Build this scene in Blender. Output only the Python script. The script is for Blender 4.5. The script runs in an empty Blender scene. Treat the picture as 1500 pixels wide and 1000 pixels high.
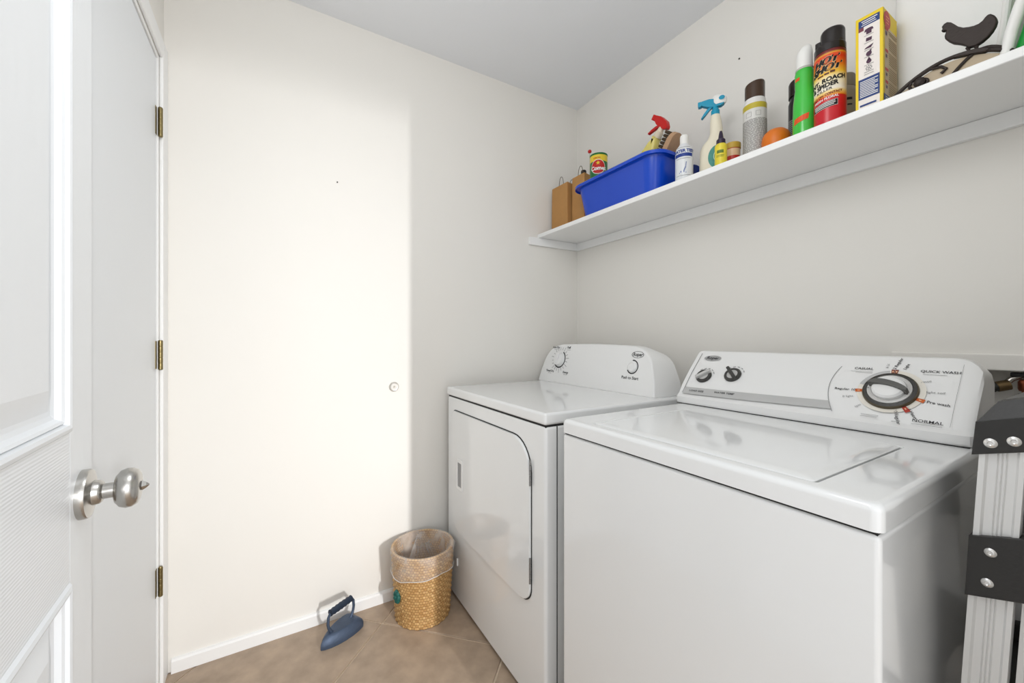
import bpy, bmesh, math, random
from mathutils import Vector, Matrix
random.seed(7)
S = bpy.context.scene
COL = S.collection
PI = math.pi
# ------------------------------------------------------------------ camera
cam = bpy.data.cameras.new('camera'); camo = bpy.data.objects.new('camera', cam); COL.objects.link(camo)
cam.sensor_width = 36; cam.lens = 583.84 / 1500 * 36; cam.clip_start = 0.02
yaw, pit = .5419, 0.0; cam.shift_y = -5.14 / 1500
fw = Vector((-math.cos(yaw) * math.cos(pit), math.sin(yaw) * math.cos(pit), math.sin(pit)))
rt = Vector((math.sin(yaw), math.cos(yaw), 0)); up = rt.cross(fw)
camo.matrix_world = Matrix(((rt.x, up.x, -fw.x, 1.762), (rt.y, up.y, -fw.y, -1.496), (rt.z, up.z, -fw.z, 1.138), (0, 0, 0, 1)))
S.camera = camo
# ------------------------------------------------------------------ world, lights, exposure
W = bpy.data.worlds.new('world'); S.world = W; W.use_nodes = True
W.node_tree.nodes['Background'].inputs[0].default_value = (.97, .985, 1, 1)
W.node_tree.nodes['Background'].inputs[1].default_value = 1.0
def area(name, loc, aim, sx, sy, power, col=(1, 1, 1), spread=180):
    l = bpy.data.lights.new(name, 'AREA'); l.shape = 'RECTANGLE'; l.size = sx; l.size_y = sy; l.energy = power; l.color = col
    l.spread = math.radians(spread)
    o = bpy.data.objects.new(name, l); COL.objects.link(o); o.location = loc
    d = Vector(aim) - Vector(loc); o.rotation_euler = d.to_track_quat('-Z', 'Y').to_euler()
    return o
area('hall_lamp', (5.5, -.51, 1.80), (0, -1.02, .45), .05, .42, 9.8, (1, .99, .98), 46)
area('hall_fill', (2.9, -1.2, 1.15), (0.3, -.9, .8), 1.5, 1.9, 9, (.96, .98, 1))  # added soft fill panel beyond the doorway, brightens the whole room
pl = bpy.data.lights.new('room_fill', 'POINT'); pl.energy = 10; pl.color = (.955, .98, 1); pl.shadow_soft_size = .20  # added mid-air fill, evens out walls and ceiling; no fixture hangs here
plo = bpy.data.objects.new('room_fill', pl); COL.objects.link(plo); plo.location = (1.30, -1.22, 2.02)
S.view_settings.view_transform = 'Standard'; S.view_settings.look = 'None'
S.view_settings.exposure = 0.08; S.view_settings.gamma = 1.0; S.view_settings.use_curve_mapping = False
# ------------------------------------------------------------------ materials
MATS = {}
def srgb(r, g, b):
    f = lambda c: (c / 255 / 12.92) if c / 255 <= .04045 else ((c / 255 + .055) / 1.055) ** 2.4
    return (f(r), f(g), f(b), 1)
def mat(name, rgb, rough=.5, metal=0, bump=0, bscale=200, var=0, vscale=8, coat=0, ior=1.45):
    if name in MATS: return MATS[name]
    m = bpy.data.materials.new(name); m.use_nodes = True; nt = m.node_tree; b = nt.nodes['Principled BSDF']
    c = srgb(*rgb); b.inputs['Base Color'].default_value = c
    b.inputs['Roughness'].default_value = rough; b.inputs['Metallic'].default_value = metal
    b.inputs['Coat Weight'].default_value = coat; b.inputs['IOR'].default_value = ior
    tc = nt.nodes.new('ShaderNodeTexCoord')
    n = nt.nodes.new('ShaderNodeTexNoise'); n.inputs['Scale'].default_value = bscale if bump else vscale; n.inputs['Detail'].default_value = 4
    nt.links.new(tc.outputs['Object'], n.inputs['Vector'])
    if bump:
        bp = nt.nodes.new('ShaderNodeBump'); bp.inputs['Strength'].default_value = bump; bp.inputs['Distance'].default_value = .002
        nt.links.new(n.outputs['Fac'], bp.inputs['Height']); nt.links.new(bp.outputs['Normal'], b.inputs['Normal'])
    if var:
        n2 = nt.nodes.new('ShaderNodeTexNoise'); n2.inputs['Scale'].default_value = vscale; n2.inputs['Detail'].default_value = 6
        nt.links.new(tc.outputs['Object'], n2.inputs['Vector'])
        mx = nt.nodes.new('ShaderNodeMix'); mx.data_type = 'RGBA'
        mx.inputs[6].default_value = tuple(x * (1 - var) for x in c[:3]) + (1,)
        mx.inputs[7].default_value = tuple(min(1, x * (1 + var)) for x in c[:3]) + (1,)
        nt.links.new(n2.outputs['Fac'], mx.inputs[0]); nt.links.new(mx.outputs[2], b.inputs['Base Color'])
    MATS[name] = m; return m
def ramp_mat(name, stops, z0, z1, rough=.35, interp='CONSTANT'):
    """flat print: colours banded up the height of the thing (object z from z0 to z1)"""
    m = bpy.data.materials.new(name); m.use_nodes = True; nt = m.node_tree; b = nt.nodes['Principled BSDF']
    b.inputs['Roughness'].default_value = rough
    tc = nt.nodes.new('ShaderNodeTexCoord'); sp = nt.nodes.new('ShaderNodeSeparateXYZ'); mr = nt.nodes.new('ShaderNodeMapRange')
    mr.inputs['From Min'].default_value = z0; mr.inputs['From Max'].default_value = z1
    cr = nt.nodes.new('ShaderNodeValToRGB'); cr.color_ramp.interpolation = interp
    el = cr.color_ramp.elements
    while len(el) < len(stops): el.new(.5)
    for e, (p, c) in zip(el, stops): e.position = p; e.color = srgb(*c)
    nt.links.new(tc.outputs['Object'], sp.inputs[0]); nt.links.new(sp.outputs['Z'], mr.inputs['Value'])
    nt.links.new(mr.outputs[0], cr.inputs[0]); nt.links.new(cr.outputs[0], b.inputs['Base Color'])
    return m
WALL = mat('wall_paint', (238, 235, 229), .6, bump=.12, bscale=60, var=.012, vscale=3)
CEIL = mat('ceiling_paint', (240, 242, 245), .8, bump=.15, bscale=80)
TRIM = mat('trim_paint', (244, 244, 243), .35)
ENAMEL = mat('white_enamel', (238, 239, 239), .10, coat=.4, bump=.02, bscale=500)
CONS = mat('console_plastic', (240, 240, 239), .38)
GAPM = mat('dark_gap', (40, 40, 40), .8)
INK = mat('dark_print', (45, 45, 48), .6)
INKG = mat('grey_print', (140, 140, 140), .6)
# ------------------------------------------------------------------ mesh helpers
def BM(): return bmesh.new()
def add_box(bm, x0, x1, y0, y1, z0, z1, bev=0, seg=2):
    r = bmesh.ops.create_cube(bm, size=1, matrix=Matrix.Translation(((x0 + x1) / 2, (y0 + y1) / 2, (z0 + z1) / 2)) @ Matrix.Diagonal((x1 - x0, y1 - y0, z1 - z0, 1)))
    if bev:
        es = list({e for v in r['verts'] for e in v.link_edges})
        bmesh.ops.bevel(bm, geom=es, offset=bev, segments=seg, profile=.5, affect='EDGES')
    return bm
def add_lathe(bm, prof, n=32, mtx=None, cap0=True, cap1=True):
    rings = []
    for r, z in prof:
        rings.append([bm.verts.new((mtx @ Vector((r * math.cos(2 * PI * i / n), r * math.sin(2 * PI * i / n), z))) if mtx else (r * math.cos(2 * PI * i / n), r * math.sin(2 * PI * i / n), z)) for i in range(n)])
    for a, b in zip(rings, rings[1:]):
        for i in range(n): bm.faces.new((a[i], a[(i + 1) % n], b[(i + 1) % n], b[i]))
    if cap0: bm.faces.new(rings[0][::-1])
    if cap1: bm.faces.new(rings[-1])
    return bm
def add_tube(bm, pts, r, n=10, caps=True):
    pts = [Vector(p) for p in pts]; rings = []; prev = None
    rr = r if isinstance(r, (list, tuple)) else [r] * len(pts)
    for i, p in enumerate(pts):
        t = (pts[min(i + 1, len(pts) - 1)] - pts[max(i - 1, 0)]).normalized()
        if prev is None: a = t.orthogonal().normalized()
        else: a = (prev - t * prev.dot(t)).normalized()
        prev = a; b = t.cross(a)
        rings.append([bm.verts.new(p + (a * math.cos(2 * PI * k / n) + b * math.sin(2 * PI * k / n)) * rr[i]) for k in range(n)])
    for A, B in zip(rings, rings[1:]):
        for k in range(n): bm.faces.new((A[k], A[(k + 1) % n], B[(k + 1) % n], B[k]))
    if caps: bm.faces.new(rings[0][::-1]); bm.faces.new(rings[-1])
    return bm
def add_prism(bm, pts, f0, f1, bev=0, seg=2):
    """outline pts (2D); f0, f1 map a 2D point to the two end faces"""
    a = [bm.verts.new(f0(*p)) for p in pts]; b = [bm.verts.new(f1(*p)) for p in pts]; n = len(pts)
    bm.faces.new(a[::-1]); fb = bm.faces.new(b)
    for i in range(n): bm.faces.new((a[i], a[(i + 1) % n], b[(i + 1) % n], b[i]))
    if bev:
        bmesh.ops.bevel(bm, geom=list(fb.edges), offset=bev, segments=seg, profile=.5, affect='EDGES')
    return bm
def loft(bm, rings, cap=True):
    R = [[bm.verts.new(p) for p in r] for r in rings]; n = len(R[0])
    for A, B in zip(R, R[1:]):
        for i in range(n): bm.faces.new((A[i], A[(i + 1) % n], B[(i + 1) % n], B[i]))
    if cap: bm.faces.new(R[0][::-1]); bm.faces.new(R[-1])
    return bm
def rrect(x0, x1, y0, y1, r, n=6):
    """rounded rectangle, r = radius or (bl, br, tr, tl)"""
    if not isinstance(r, (list, tuple)): r = (r,) * 4
    out = []
    for (cx, cy, a0, q) in ((x0 + r[0], y0 + r[0], PI, r[0]), (x1 - r[1], y0 + r[1], 1.5 * PI, r[1]), (x1 - r[2], y1 - r[2], 0, r[2]), (x0 + r[3], y1 - r[3], .5 * PI, r[3])):
        for k in range(n + 1):
            a = a0 + k / n * PI / 2; out.append((cx + q * math.cos(a), cy + q * math.sin(a)))
    return out
def quad(bm, pts): bm.faces.new([bm.verts.new(p) for p in pts]); return bm
ROOT = {}
def origin(o):
    v = Vector((0, 0, 0))
    while o is not None:
        v = v + ROOT.get(o.name, Vector((0, 0, 0))); o = o.parent
    return v
def obj(name, bm, m, parent=None, smooth=True, world=False, ang=35):
    """links bm as one mesh; world=True: verts are in world space, moved into the parent's space"""
    if world and parent is not None: bmesh.ops.translate(bm, verts=bm.verts, vec=-origin(parent))
    bmesh.ops.recalc_face_normals(bm, faces=bm.faces)
    me = bpy.data.meshes.new(name); bm.to_mesh(me); bm.free()
    return mobj(name, me, m, parent, smooth, ang)
def mobj(name, me, m, parent=None, smooth=True, ang=35):
    me.materials.clear(); me.materials.append(m)
    if smooth:
        me.polygons.foreach_set('use_smooth', [True] * len(me.polygons))
        me.set_sharp_from_angle(angle=math.radians(ang))
    o = bpy.data.objects.new(name, me); COL.objects.link(o)
    if smooth and ang < 55:
        wn_ = o.modifiers.new('weighted_normal', 'WEIGHTED_NORMAL'); wn_.keep_sharp = True; wn_.weight = 80
    if parent is not None: o.parent = parent
    return o
def tag(o, label, cat, group=None):
    o['label'] = label; o['category'] = cat
    if group: o['group'] = group
    return o
def thing(name, label, cat, loc, rz=0, group=None, abs_world=False):
    o = bpy.data.objects.new(name, None); COL.objects.link(o); o.location = loc; o.rotation_euler = (0, 0, rz)
    o.empty_display_size = .05
    if abs_world: ROOT[o.name] = Vector(loc)
    return tag(o, label, cat, group)
def struct(name, bm, m, smooth=False):
    o = obj(name, bm, m, None, smooth); o['kind'] = 'structure'; return o
def text_bm(s, size, fn, align='CENTER', bold=0, shear=0, xs=1.0):
    """flat lettering: fn maps the 2D letter outline onto a surface"""
    cu = bpy.data.curves.new('lettering', 'FONT'); cu.body = s; cu.size = size; cu.align_x = align; cu.align_y = 'CENTER'
    cu.offset = bold; cu.shear = shear; cu.resolution_u = 3
    o = bpy.data.objects.new('lettering', cu); COL.objects.link(o)
    dg = bpy.context.evaluated_depsgraph_get(); me = bpy.data.meshes.new_from_object(o.evaluated_get(dg))
    bpy.data.objects.remove(o); bpy.data.curves.remove(cu)
    bm = BM(); bm.from_mesh(me); bpy.data.meshes.remove(me)
    for v in bm.verts: v.co = Vector(fn(v.co.x * xs, v.co.y))
    return bm
def text(s, size, fn, m, parent, **k):
    bm = text_bm(s, size, fn, **k); me = bpy.data.meshes.new('lettering'); bm.to_mesh(me); bm.free()
    return mobj('lettering', me, m, parent, False)
def strips(rows, fn, m, parent, name='fine_print', sub=1):
    """rows of (x0, x1, y0, y1) flat printed patches on a surface"""
    if 1 < len(rows) <= 6:
        return [strips([r_], fn, m, parent, name, sub) for r_ in rows]
    bm = BM()
    for x0, x1, y0, y1 in rows:
        for k in range(sub):
            a, b = x0 + (x1 - x0) * k / sub, x0 + (x1 - x0) * (k + 1) / sub
            quad(bm, [fn(a, y0), fn(b, y0), fn(b, y1), fn(a, y1)])
    me = bpy.data.meshes.new(name); bm.to_mesh(me); bm.free(); o = mobj(name, me, m, parent, False)
    if len(rows) > 1: o['kind'] = 'stuff'
    return o
def disc(fn, cx, cy, rx, ry, n=28):
    bm = BM(); bm.faces.new([bm.verts.new(fn(cx + rx * math.cos(2 * PI * i / n), cy + ry * math.sin(2 * PI * i / n))) for i in range(n)]); return bm
def ring(fn, cx, cy, r0, r1, a0=0, a1=2 * PI, n=40, ex=1.0):
    bm = BM(); nr = max(1, int((r1 - r0) / .006))
    for q in range(nr):
        ra, rb_ = r0 + (r1 - r0) * q / nr, r0 + (r1 - r0) * (q + 1) / nr
        for i in range(n):
            a, b = a0 + (a1 - a0) * i / n, a0 + (a1 - a0) * (i + 1) / n
            pts = [fn(cx + ex * r * math.cos(t), cy + r * math.sin(t)) for r, t in ((ra, a), (rb_, a), (rb_, b), (ra, b))]
            quad(bm, pts[1:] if ra == 0 else pts) if ra else quad(bm, [pts[0], pts[1], pts[2]])
    return bm
# ================================================================== the setting
LX, H = 1.78, 2.44          # room: X 0..1.78, Y -1.802..0
LY = -1.809
fl = struct('floor', add_box(BM(), -.12, 4.2, LY - .12, .12, -.05, -.004), mat('grout', (214, 196, 174), .9, bump=.3, bscale=300))
TILE = mat('stone_tile', (172, 152, 132), .45, bump=.2, bscale=90, var=.45, vscale=13)
def clip(poly, nx, ny, d):
    out = []
    for i, p in enumerate(poly):
        q = poly[(i + 1) % len(poly)]; a = p[0] * nx + p[1] * ny - d; b = q[0] * nx + q[1] * ny - d
        if a <= 0: out.append(p)
        if (a < 0 < b) or (b < 0 < a): t = a / (a - b); out.append((p[0] + t * (q[0] - p[0]), p[1] + t * (q[1] - p[1])))
    return out
TS = .512; g = .0035; c45 = math.sqrt(.5)
for i in range(-6, 8):
    for j in range(-6, 8):
        sq = [(i * TS + g, j * TS + g), ((i + 1) * TS - g, j * TS + g), ((i + 1) * TS - g, (j + 1) * TS - g), (i * TS + g, (j + 1) * TS - g)]
        p = [(.13 + c45 * (a + b), -1.119 + c45 * (a - b)) for a, b in sq]
        for n in ((-1, 0, -.002), (1, 0, 2.6), (0, -1, 1.807), (0, 1, -.002)):
            if p: p = clip(p, *n)
        if len(p) < 3: continue
        cx = sum(q[0] for q in p) / len(p); cy = sum(q[1] for q in p) / len(p)
        area_ = abs(sum(p[k][0] * p[(k + 1) % len(p)][1] - p[(k + 1) % len(p)][0] * p[k][1] for k in range(len(p)))) / 2
        if area_ < .002: continue
        bm = BM(); add_prism(bm, [(a - cx, b - cy) for a, b in p], lambda x, y: (x, y, -.0038), lambda x, y: (x, y, 0), .0015, 1)
        o = obj('floor_tile', bm, TILE, fl, False); o.location = (cx, cy, 0)
struct('ceiling', add_box(BM(), -.12, 1.90, LY - .12, .12, H, H + .08), CEIL)
struct('wall_back', add_box(BM(), -.12, 0, LY - .12, .12, 0, H), WALL)
# left wall with the opening of the flush door
bm = BM()
D0, D1, DH = .072, .872, 2.045
add_box(bm, 0, D0, LY - .12, LY, 0, H); add_box(bm, D1, 1.78, LY - .12, LY, 0, H); add_box(bm, D0, D1, LY - .12, LY, DH, H)
struct('wall_left', bm, WALL)
# shelf wall with the recess for the washer taps
OX0, OX1, OZ0, OZ1 = 1.40, 1.70, .84, 1.062
bm = BM()
add_box(bm, 0, OX0, 0, .12, 0, H); add_box(bm, OX1, 1.78, 0, .12, 0, H); add_box(bm, OX0, OX1, 0, .12, 0, OZ0); add_box(bm, OX0, OX1, 0, .12, OZ1, H)
add_box(bm, OX0, OX1, .09, .12, OZ0, OZ1)
struct('wall_right', bm, WALL)
# wall behind the camera with the doorway the camera stands in
bm = BM()
JY0, JY1 = -1.735, -.81
add_box(bm, 1.78, 1.90, LY - .12, JY0, 0, H); add_box(bm, 1.78, 1.90, JY1, .12, 0, H); add_box(bm, 1.78, 1.90, JY0, JY1, 2.05, H)
struct('wall_front', bm, WALL)
# baseboard along the far wall
struct('baseboard_back', add_prism(BM(), [(0, 0), (.012, 0), (.012, .040), (.008, .046), (0, .048)], lambda x, z: (x, LY + .02, z), lambda x, z: (x, -.002, z)), TRIM)
# casing of the flush door
bm = BM()
add_box(bm, 0.001, .070, LY, LY + .011, 0, 2.105, .004); struct('trim_1', bm, TRIM)
struct('trim_2', add_box(BM(), .070, .93, LY, LY + .011, 2.047, 2.105, .004), TRIM)
struct('trim_3', add_box(BM(), .876, .93, LY, LY + .011, 0, 2.047, .004), TRIM)
bm = BM(); add_box(bm, .072, .086, LY - .11, LY + .001, 0, 2.045, .002); add_box(bm, .858, .872, LY - .11, LY + .001, 0, 2.045, .002); add_box(bm, .086, .858, LY - .11, LY + .001, 2.033, 2.045, .002)
struct('trim_4', bm, TRIM)
# door 1: flush door in the left wall with three brass hinges
DPAINT = mat('door_paint', (232, 235, 238), .38, bump=.05, bscale=120)
d1 = struct('door_1', add_box(BM(), .090, .854, LY - .040, LY - .003, .012, 2.029, .002), DPAINT)
BRASS = mat('aged_brass', (138, 124, 86), .32, 1.0, bump=.1, bscale=200)
for z in (1.785, .99 + .05, .315):
    bm = BM(); add_lathe(bm, [(.0045, -.004), (.0062, -.002), (.0062, .016), (.0055, .017), (.0062, .018), (.0062, .034), (.0055, .035), (.0062, .036), (.0062, .052), (.0055, .053), (.0062, .054), (.0062, .070), (.0055, .071), (.0062, .072), (.0062, .088), (.0045, .091)], 14, Matrix.Translation((.088, LY + .007, z)))
    hg = obj('hinge', bm, BRASS, d1)
    add = BM(); add_box(add, .089, .104, LY - .004, LY - .0015, z, z + .088); obj('hinge_leaf', add, BRASS, hg, False)
# door 2: moulded panel door standing open on the left, with a satin knob
def grain_mat():
    m = bpy.data.materials.new('embossed_door'); m.use_nodes = True; nt = m.node_tree; b = nt.nodes['Principled BSDF']
    b.inputs['Base Color'].default_value = srgb(234, 237, 240); b.inputs['Roughness'].default_value = .33
    tc = nt.nodes.new('ShaderNodeTexCoord'); mp = nt.nodes.new('ShaderNodeMapping'); mp.inputs['Scale'].default_value = (22, 22, 2.2)
    w = nt.nodes.new('ShaderNodeTexWave'); w.wave_type = 'BANDS'; w.bands_direction = 'X'; w.inputs['Scale'].default_value = .55; w.inputs['Distortion'].default_value = 14; w.inputs['Detail'].default_value = 3; w.inputs['Detail Scale'].default_value = .6
    bp = nt.nodes.new('ShaderNodeBump'); bp.inputs['Strength'].default_value = .14; bp.inputs['Distance'].default_value = .001
    nt.links.new(tc.outputs['Object'], mp.inputs[0]); nt.links.new(mp.outputs[0], w.inputs['Vector']); nt.links.new(w.outputs['Fac'], bp.inputs['Height']); nt.links.new(bp.outputs[0], b.inputs['Normal'])
    return m
def rail_mat():
    m = grain_mat(); m.name = 'embossed_rail'
    for n in m.node_tree.nodes:
        if n.type == 'MAPPING': n.inputs['Scale'].default_value = (5, 60, 130)
        if n.type == 'TEX_WAVE': n.bands_direction = 'Z'; n.inputs['Distortion'].default_value = 3
        if n.type == 'BUMP': n.inputs['Strength'].default_value = .28
    return m
GR, RL = grain_mat(), rail_mat()
d2 = bpy.data.objects.new('door_2', None); COL.objects.link(d2); d2['kind'] = 'structure'
d2.location = (1.775, -1.697, 0); d2.rotation_euler = (0, 0, math.radians(183))
DW = .914
panels = [(.115, DW - .100, .20, .795), (.115, DW - .100, 1.005, 1.90)]
# slab: stiles and rails around the panels
bm = BM(); add_box(bm, DW - .100, DW, 0, .035, .012, 2.03, .0015, 1); add_box(bm, 0, .115, 0, .035, .012, 2.03, .0015, 1)
obj('stile', bm, GR, d2, False)
for z0, z1 in ((.012, .20), (.795, 1.005), (1.90, 2.03)):
    obj('rail', add_box(BM(), .115, DW - .100, 0, .035, z0, z1), RL, d2, False)
for x0, x1, z0, z1 in panels:
    # moulding: stepped loops going in from the frame; then the raised field
    prof = [(0, 0), (.003, -.0035), (.008, -.0050), (.0125, -.0035), (.0145, .0030), (.0165, .0005), (.020, .0025), (.024, .0085), (.030, .0105)]
    bm = BM(); loft(bm, [[(x0 + d, h, z0 + d), (x1 - d, h, z0 + d), (x1 - d, h, z1 - d), (x0 + d, h, z1 - d)] for d, h in prof], cap=False)
    obj('panel_moulding', bm, DPAINT, d2, True, ang=20)
    bm = BM(); loft(bm, [[(x0 + d, h, z0 + d), (x1 - d, h, z0 + d), (x1 - d, h, z1 - d), (x0 + d, h, z1 - d)] for d, h in [(.030, .030), (.030, .0105), (.036, .0105), (.066, .002)]])
    obj('raised_panel', bm, GR, d2, False)
STEEL = mat('satin_nickel', (190, 188, 184), .26, 1.0, bump=.05, bscale=400)
kx, kz = DW - .050, .902
mk = Matrix.Translation((kx, 0, kz)) @ Matrix.Rotation(PI / 2, 4, 'X')      # lathe axis -> local -y
kn = obj('knob_set', add_lathe(BM(), [(.0365, 0), (.0365, .007), (.0352, .010), (.029, .0115), (.0185, .0135), (.0175, .020), (.015, .023), (.0115, .024), (.0112, .042), (.013, .043)], 40, mk), STEEL, d2)
obj('knob', add_lathe(BM(), [(.012, .0365), (.021, .038), (.0275, .043), (.0302, .050), (.0296, .057), (.0262, .0628), (.020, .066), (.013, .0668), (.0075, .0668)], 40, mk), STEEL, kn)
obj('turn_button', add_lathe(BM(), [(.0068, .0668), (.0078, .068), (.0045, .073), (.0012, .0765)], 4, mk), STEEL, kn, False)
# ================================================================== wall shelf
SH = 1.672; ST = 1.692
sf = thing('wall_shelf', 'long white painted shelf on cleats above the washer and dryer', 'shelf', (0.9, -.0, 1.631), abs_world=True)
obj('shelf_board', add_box(BM(), .001, 1.778, -.277, -.0005, SH, ST, .0015, 1), TRIM, sf, False, True)
obj('cleat', add_box(BM(), .016, 1.778, -.016, -.0005, 1.631, SH - .0005, .001, 1), TRIM, sf, False, True)
obj('cleat', add_box(BM(), .0005, .016, -.335, -.0005, 1.631, SH - .0005, .001, 1), TRIM, sf, False, True)
# ================================================================== dryer
dr = thing('clothes_dryer', 'white front-loading clothes dryer standing in the corner left of the washer', 'dryer', (.44, -.48, 0), abs_world=True)
DX0, DX1, DY0, DY1 = .058, .818, -.816, -.135
bm = BM(); add_box(bm, DX0 + .003, DX1 - .003, DY0 + .004, DY1, .012, .8775, .010, 3)
obj('cabinet', bm, ENAMEL, dr, True, True)
bm = BM(); add_box(bm, DX1 - .0035, DX1 - .0022, DY0 + .045, DY0 + .048, .03, .876); obj('side_seam', bm, GAPM, dr, False, True)
obj('top_gap', add_box(BM(), DX0 + .007, DX1 - .007, DY0 + .008, DY1 - .02, .870, .884), GAPM, dr, False, True)
obj('top_panel', add_box(BM(), DX0, DX1, DY0, DY1, .8815, .918, .009, 4), ENAMEL, dr, True, True)
# front door of the dryer
pts = rrect(.122, .745, .312, .826, (.075, .055, .105, .030), 8)
bm = BM(); add_prism(bm, pts, lambda x, z: (x, DY0 + .006, z), lambda x, z: (x, DY0 + .0025, z))
grp = obj('door_gap', bm, GAPM, dr, False, True)
pts = rrect(.1255, .7415, .3155, .8225, (.073, .053, .103, .028), 8)
bm = BM(); add_prism(bm, pts, lambda x, z: (x, DY0 + .006, z), lambda x, z: (x, DY0 - .0050, z), .004, 3)
dd = obj('dryer_door', bm, ENAMEL, dr, True, True)
bm = BM(); fr = rrect(.185, .245, .500, .625, .005, 3); fi = rrect(.196, .234, .512, .613, .003, 3)
loft(bm, [[(x, DY0 - .0049, z) for x, z in fr], [(x, DY0 - .0072, z) for x, z in fr], [(x, DY0 - .0072, z) for x, z in fi], [(x, DY0 - .0052, z) for x, z in fi]], cap=False)
hd = obj('handle_frame', bm, CONS, dd, False, True)
bm = BM(); add_prism(bm, fi, lambda x, z: (x, DY0 - .0049, z), lambda x, z: (x, DY0 - .0054, z)); h2 = obj('handle_recess', bm, mat('recess_grey', (150, 150, 150), .5), dd, False, True)
for z0, z1 in ((.685, .765), (.385, .465)):
    bm = BM(); n = 5
    for k in range(n):
        add_lathe(bm, [(.0032, 0), (.0032, (z1 - z0) / n - .002)], 10, Matrix.Translation((.7440, DY0 - .0030, z0 + k * (z1 - z0) / n)))
    h = obj('hinge', bm, mat('hinge_steel', (150, 150, 150), .4, .8), dr, True, True)
obj('latch_tab', add_box(BM(), .168, .176, DY0 - .0012, DY0 + .006, .160, .190, .001), CONS, dr, False, True)
# dryer console: rounded-shoulder slab leaning back
dout = [(.036, .9185), (.780, .9185)]
def bez(p0, p1, p2, n=8): return [((1 - t) ** 2 * p0[0] + 2 * t * (1 - t) * p1[0] + t * t * p2[0], (1 - t) ** 2 * p0[1] + 2 * t * (1 - t) * p1[1] + t * t * p2[1]) for t in [k / n for k in range(n + 1)]]
dout += [(.771, .97)] + bez((.752, 1.025), (.732, 1.100), (.63, 1.106)) + [(.52, 1.109), (.40, 1.111), (.28, 1.109)] + bez((.185, 1.106), (.095, 1.100), (.065, 1.035)) + [(.047, .98)]
fy = lambda z: -.297 + (z - .9185) * .24
bm = BM()
cxm = .41
def exp_(p, s): return (cxm + (p[0] - cxm) * (1 + s), p[1])
loft(bm, [[(x, fy(z), z) for x, z in [(cxm + (p[0] - cxm) * .982, .9185 + (p[1] - .9185) * .965) for p in dout]],
          [(x, fy(z) + .0012, z) for x, z in [(cxm + (p[0] - cxm) * .993, .9185 + (p[1] - .9185) * .988) for p in dout]],
          [(x, fy(z) + .006, z) for x, z in dout], [(p[0], fy(p[1]) * .55 - .145 * .45, p[1]) for p in [exp_(q, .015) for q in dout]], [(p[0], -.145, p[1] - max(0, (p[1] - .95)) * .12) for p in [exp_(q, .02) for q in dout]]])
dc = obj('console', bm, CONS, dr, True, True, 50)
DO = origin(dr)
dh = Vector((0, .24, 1)).normalized(); dn = Vector((0, -1, .24)).normalized()
def dface(x, s, o=.0007):          # dryer console face: x = world X, s = distance up the slope
    return Vector((x, -.297, .9185)) + dh * s + dn * o - DO
def on_face(face, x, s, ang=0, o=.0007):
    c, q = math.cos(ang), math.sin(ang)
    return lambda u, v: face(x + u * c - v * q, s + u * q + v * c, o)
def knob_mtx(face, x, s, n, hh):
    p = face(x, s, 0); xa = Vector((1, 0, 0)); return Matrix(((xa.x, hh.x, n.x, p.x), (xa.y, hh.y, n.y, p.y), (xa.z, hh.z, n.z, p.z), (0, 0, 0, 1)))
mtx = knob_mtx(dface, .187, .117, dn, dh)
kb = obj('timer_knob', add_lathe(BM(), [(.036, 0), (.036, .003), (.033, .006), (.031, .016), (.026, .018)], 36, mtx), CONS, dc)
bm = BM(); add_box(bm, -.007, .007, -.028, .028, .016, .026, .003); bmesh.ops.transform(bm, matrix=mtx @ Matrix.Rotation(-.3, 4, 'Z'), verts=bm.verts); obj('knob_grip', bm, CONS, kb)
f = on_face(dface, .187, .117)
bm = ring(f, 0, 0, .0375, .0435, -2.6, 1.1); obj('dial_ring', bm, INK, dc, False)
rows = []
for k in range(22):
    a = .5 + k * .29
bm = BM()
for k in range(20):
    a = 2 * PI * k / 20 + .12; L = .014 if k % 3 else .022
    pa, pb = (.047, .047 + L)
    w = .0011
    quad(bm, [f(r * math.cos(a) * 1.0 - q * math.sin(a), r * math.sin(a) + q * math.cos(a)) for r, q in ((pa, -w), (pb, -w), (pb, w), (pa, w))])
obj('dial_marks', bm, INKG, dc, False)
for x, s, t in ((-.045, .060, 'Auto Dry'), (.055, .060, 'Fluff'), (-.062, -.062, 'Timed Dry'), (.062, -.062, 'Energy')):
    text(t, .0145, on_face(dface, .187 + x, .117 + s), INK, dc, bold=.0004)
    strips([(-.014, .014, -.012, -.0105)], on_face(dface, .187 + x, .117 + s), INKG, dc)
mtx = knob_mtx(dface, .655, .108, dn, dh)
kb = obj('start_button', add_lathe(BM(), [(.022, 0), (.022, .004), (.019, .008), (.016, .009), (.015, .0075), (.008, .0075)], 32, mtx), CONS, dc)
obj('dial_ring', ring(on_face(dface, .655, .108), 0, 0, .0245, .029, -2.6, 1.7), INK, dc, False)
text('Push to Start', .0165, on_face(dface, .650, .063), INK, dc, bold=.0003)
lf = on_face(dface, .672, .158)
obj('logo_ring', ring(lf, 0, 0, .0125, .0138, ex=2.2), INK, dc, False); text('Roper', .019, lf, INK, dc, bold=.0005, shear=.15)
# ================================================================== washer
wa = thing('washing_machine', 'white top-loading washing machine with a wide dial console right of the dryer', 'washer', (1.23, -.48, 0), abs_world=True)
WX0, WX1, WY0, WY1 = .898, 1.567, -.818, -.135
obj('cabinet', add_box(BM(), WX0 + .002, WX1 - .0025, WY0 + .003, WY1, .015, .8775, .008, 3), ENAMEL, wa, True, True)
obj('top_gap', add_box(BM(), WX0 + .007, WX1 - .007, WY0 + .008, WY1 - .02, .870, .885), GAPM, wa, False, True)
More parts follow.
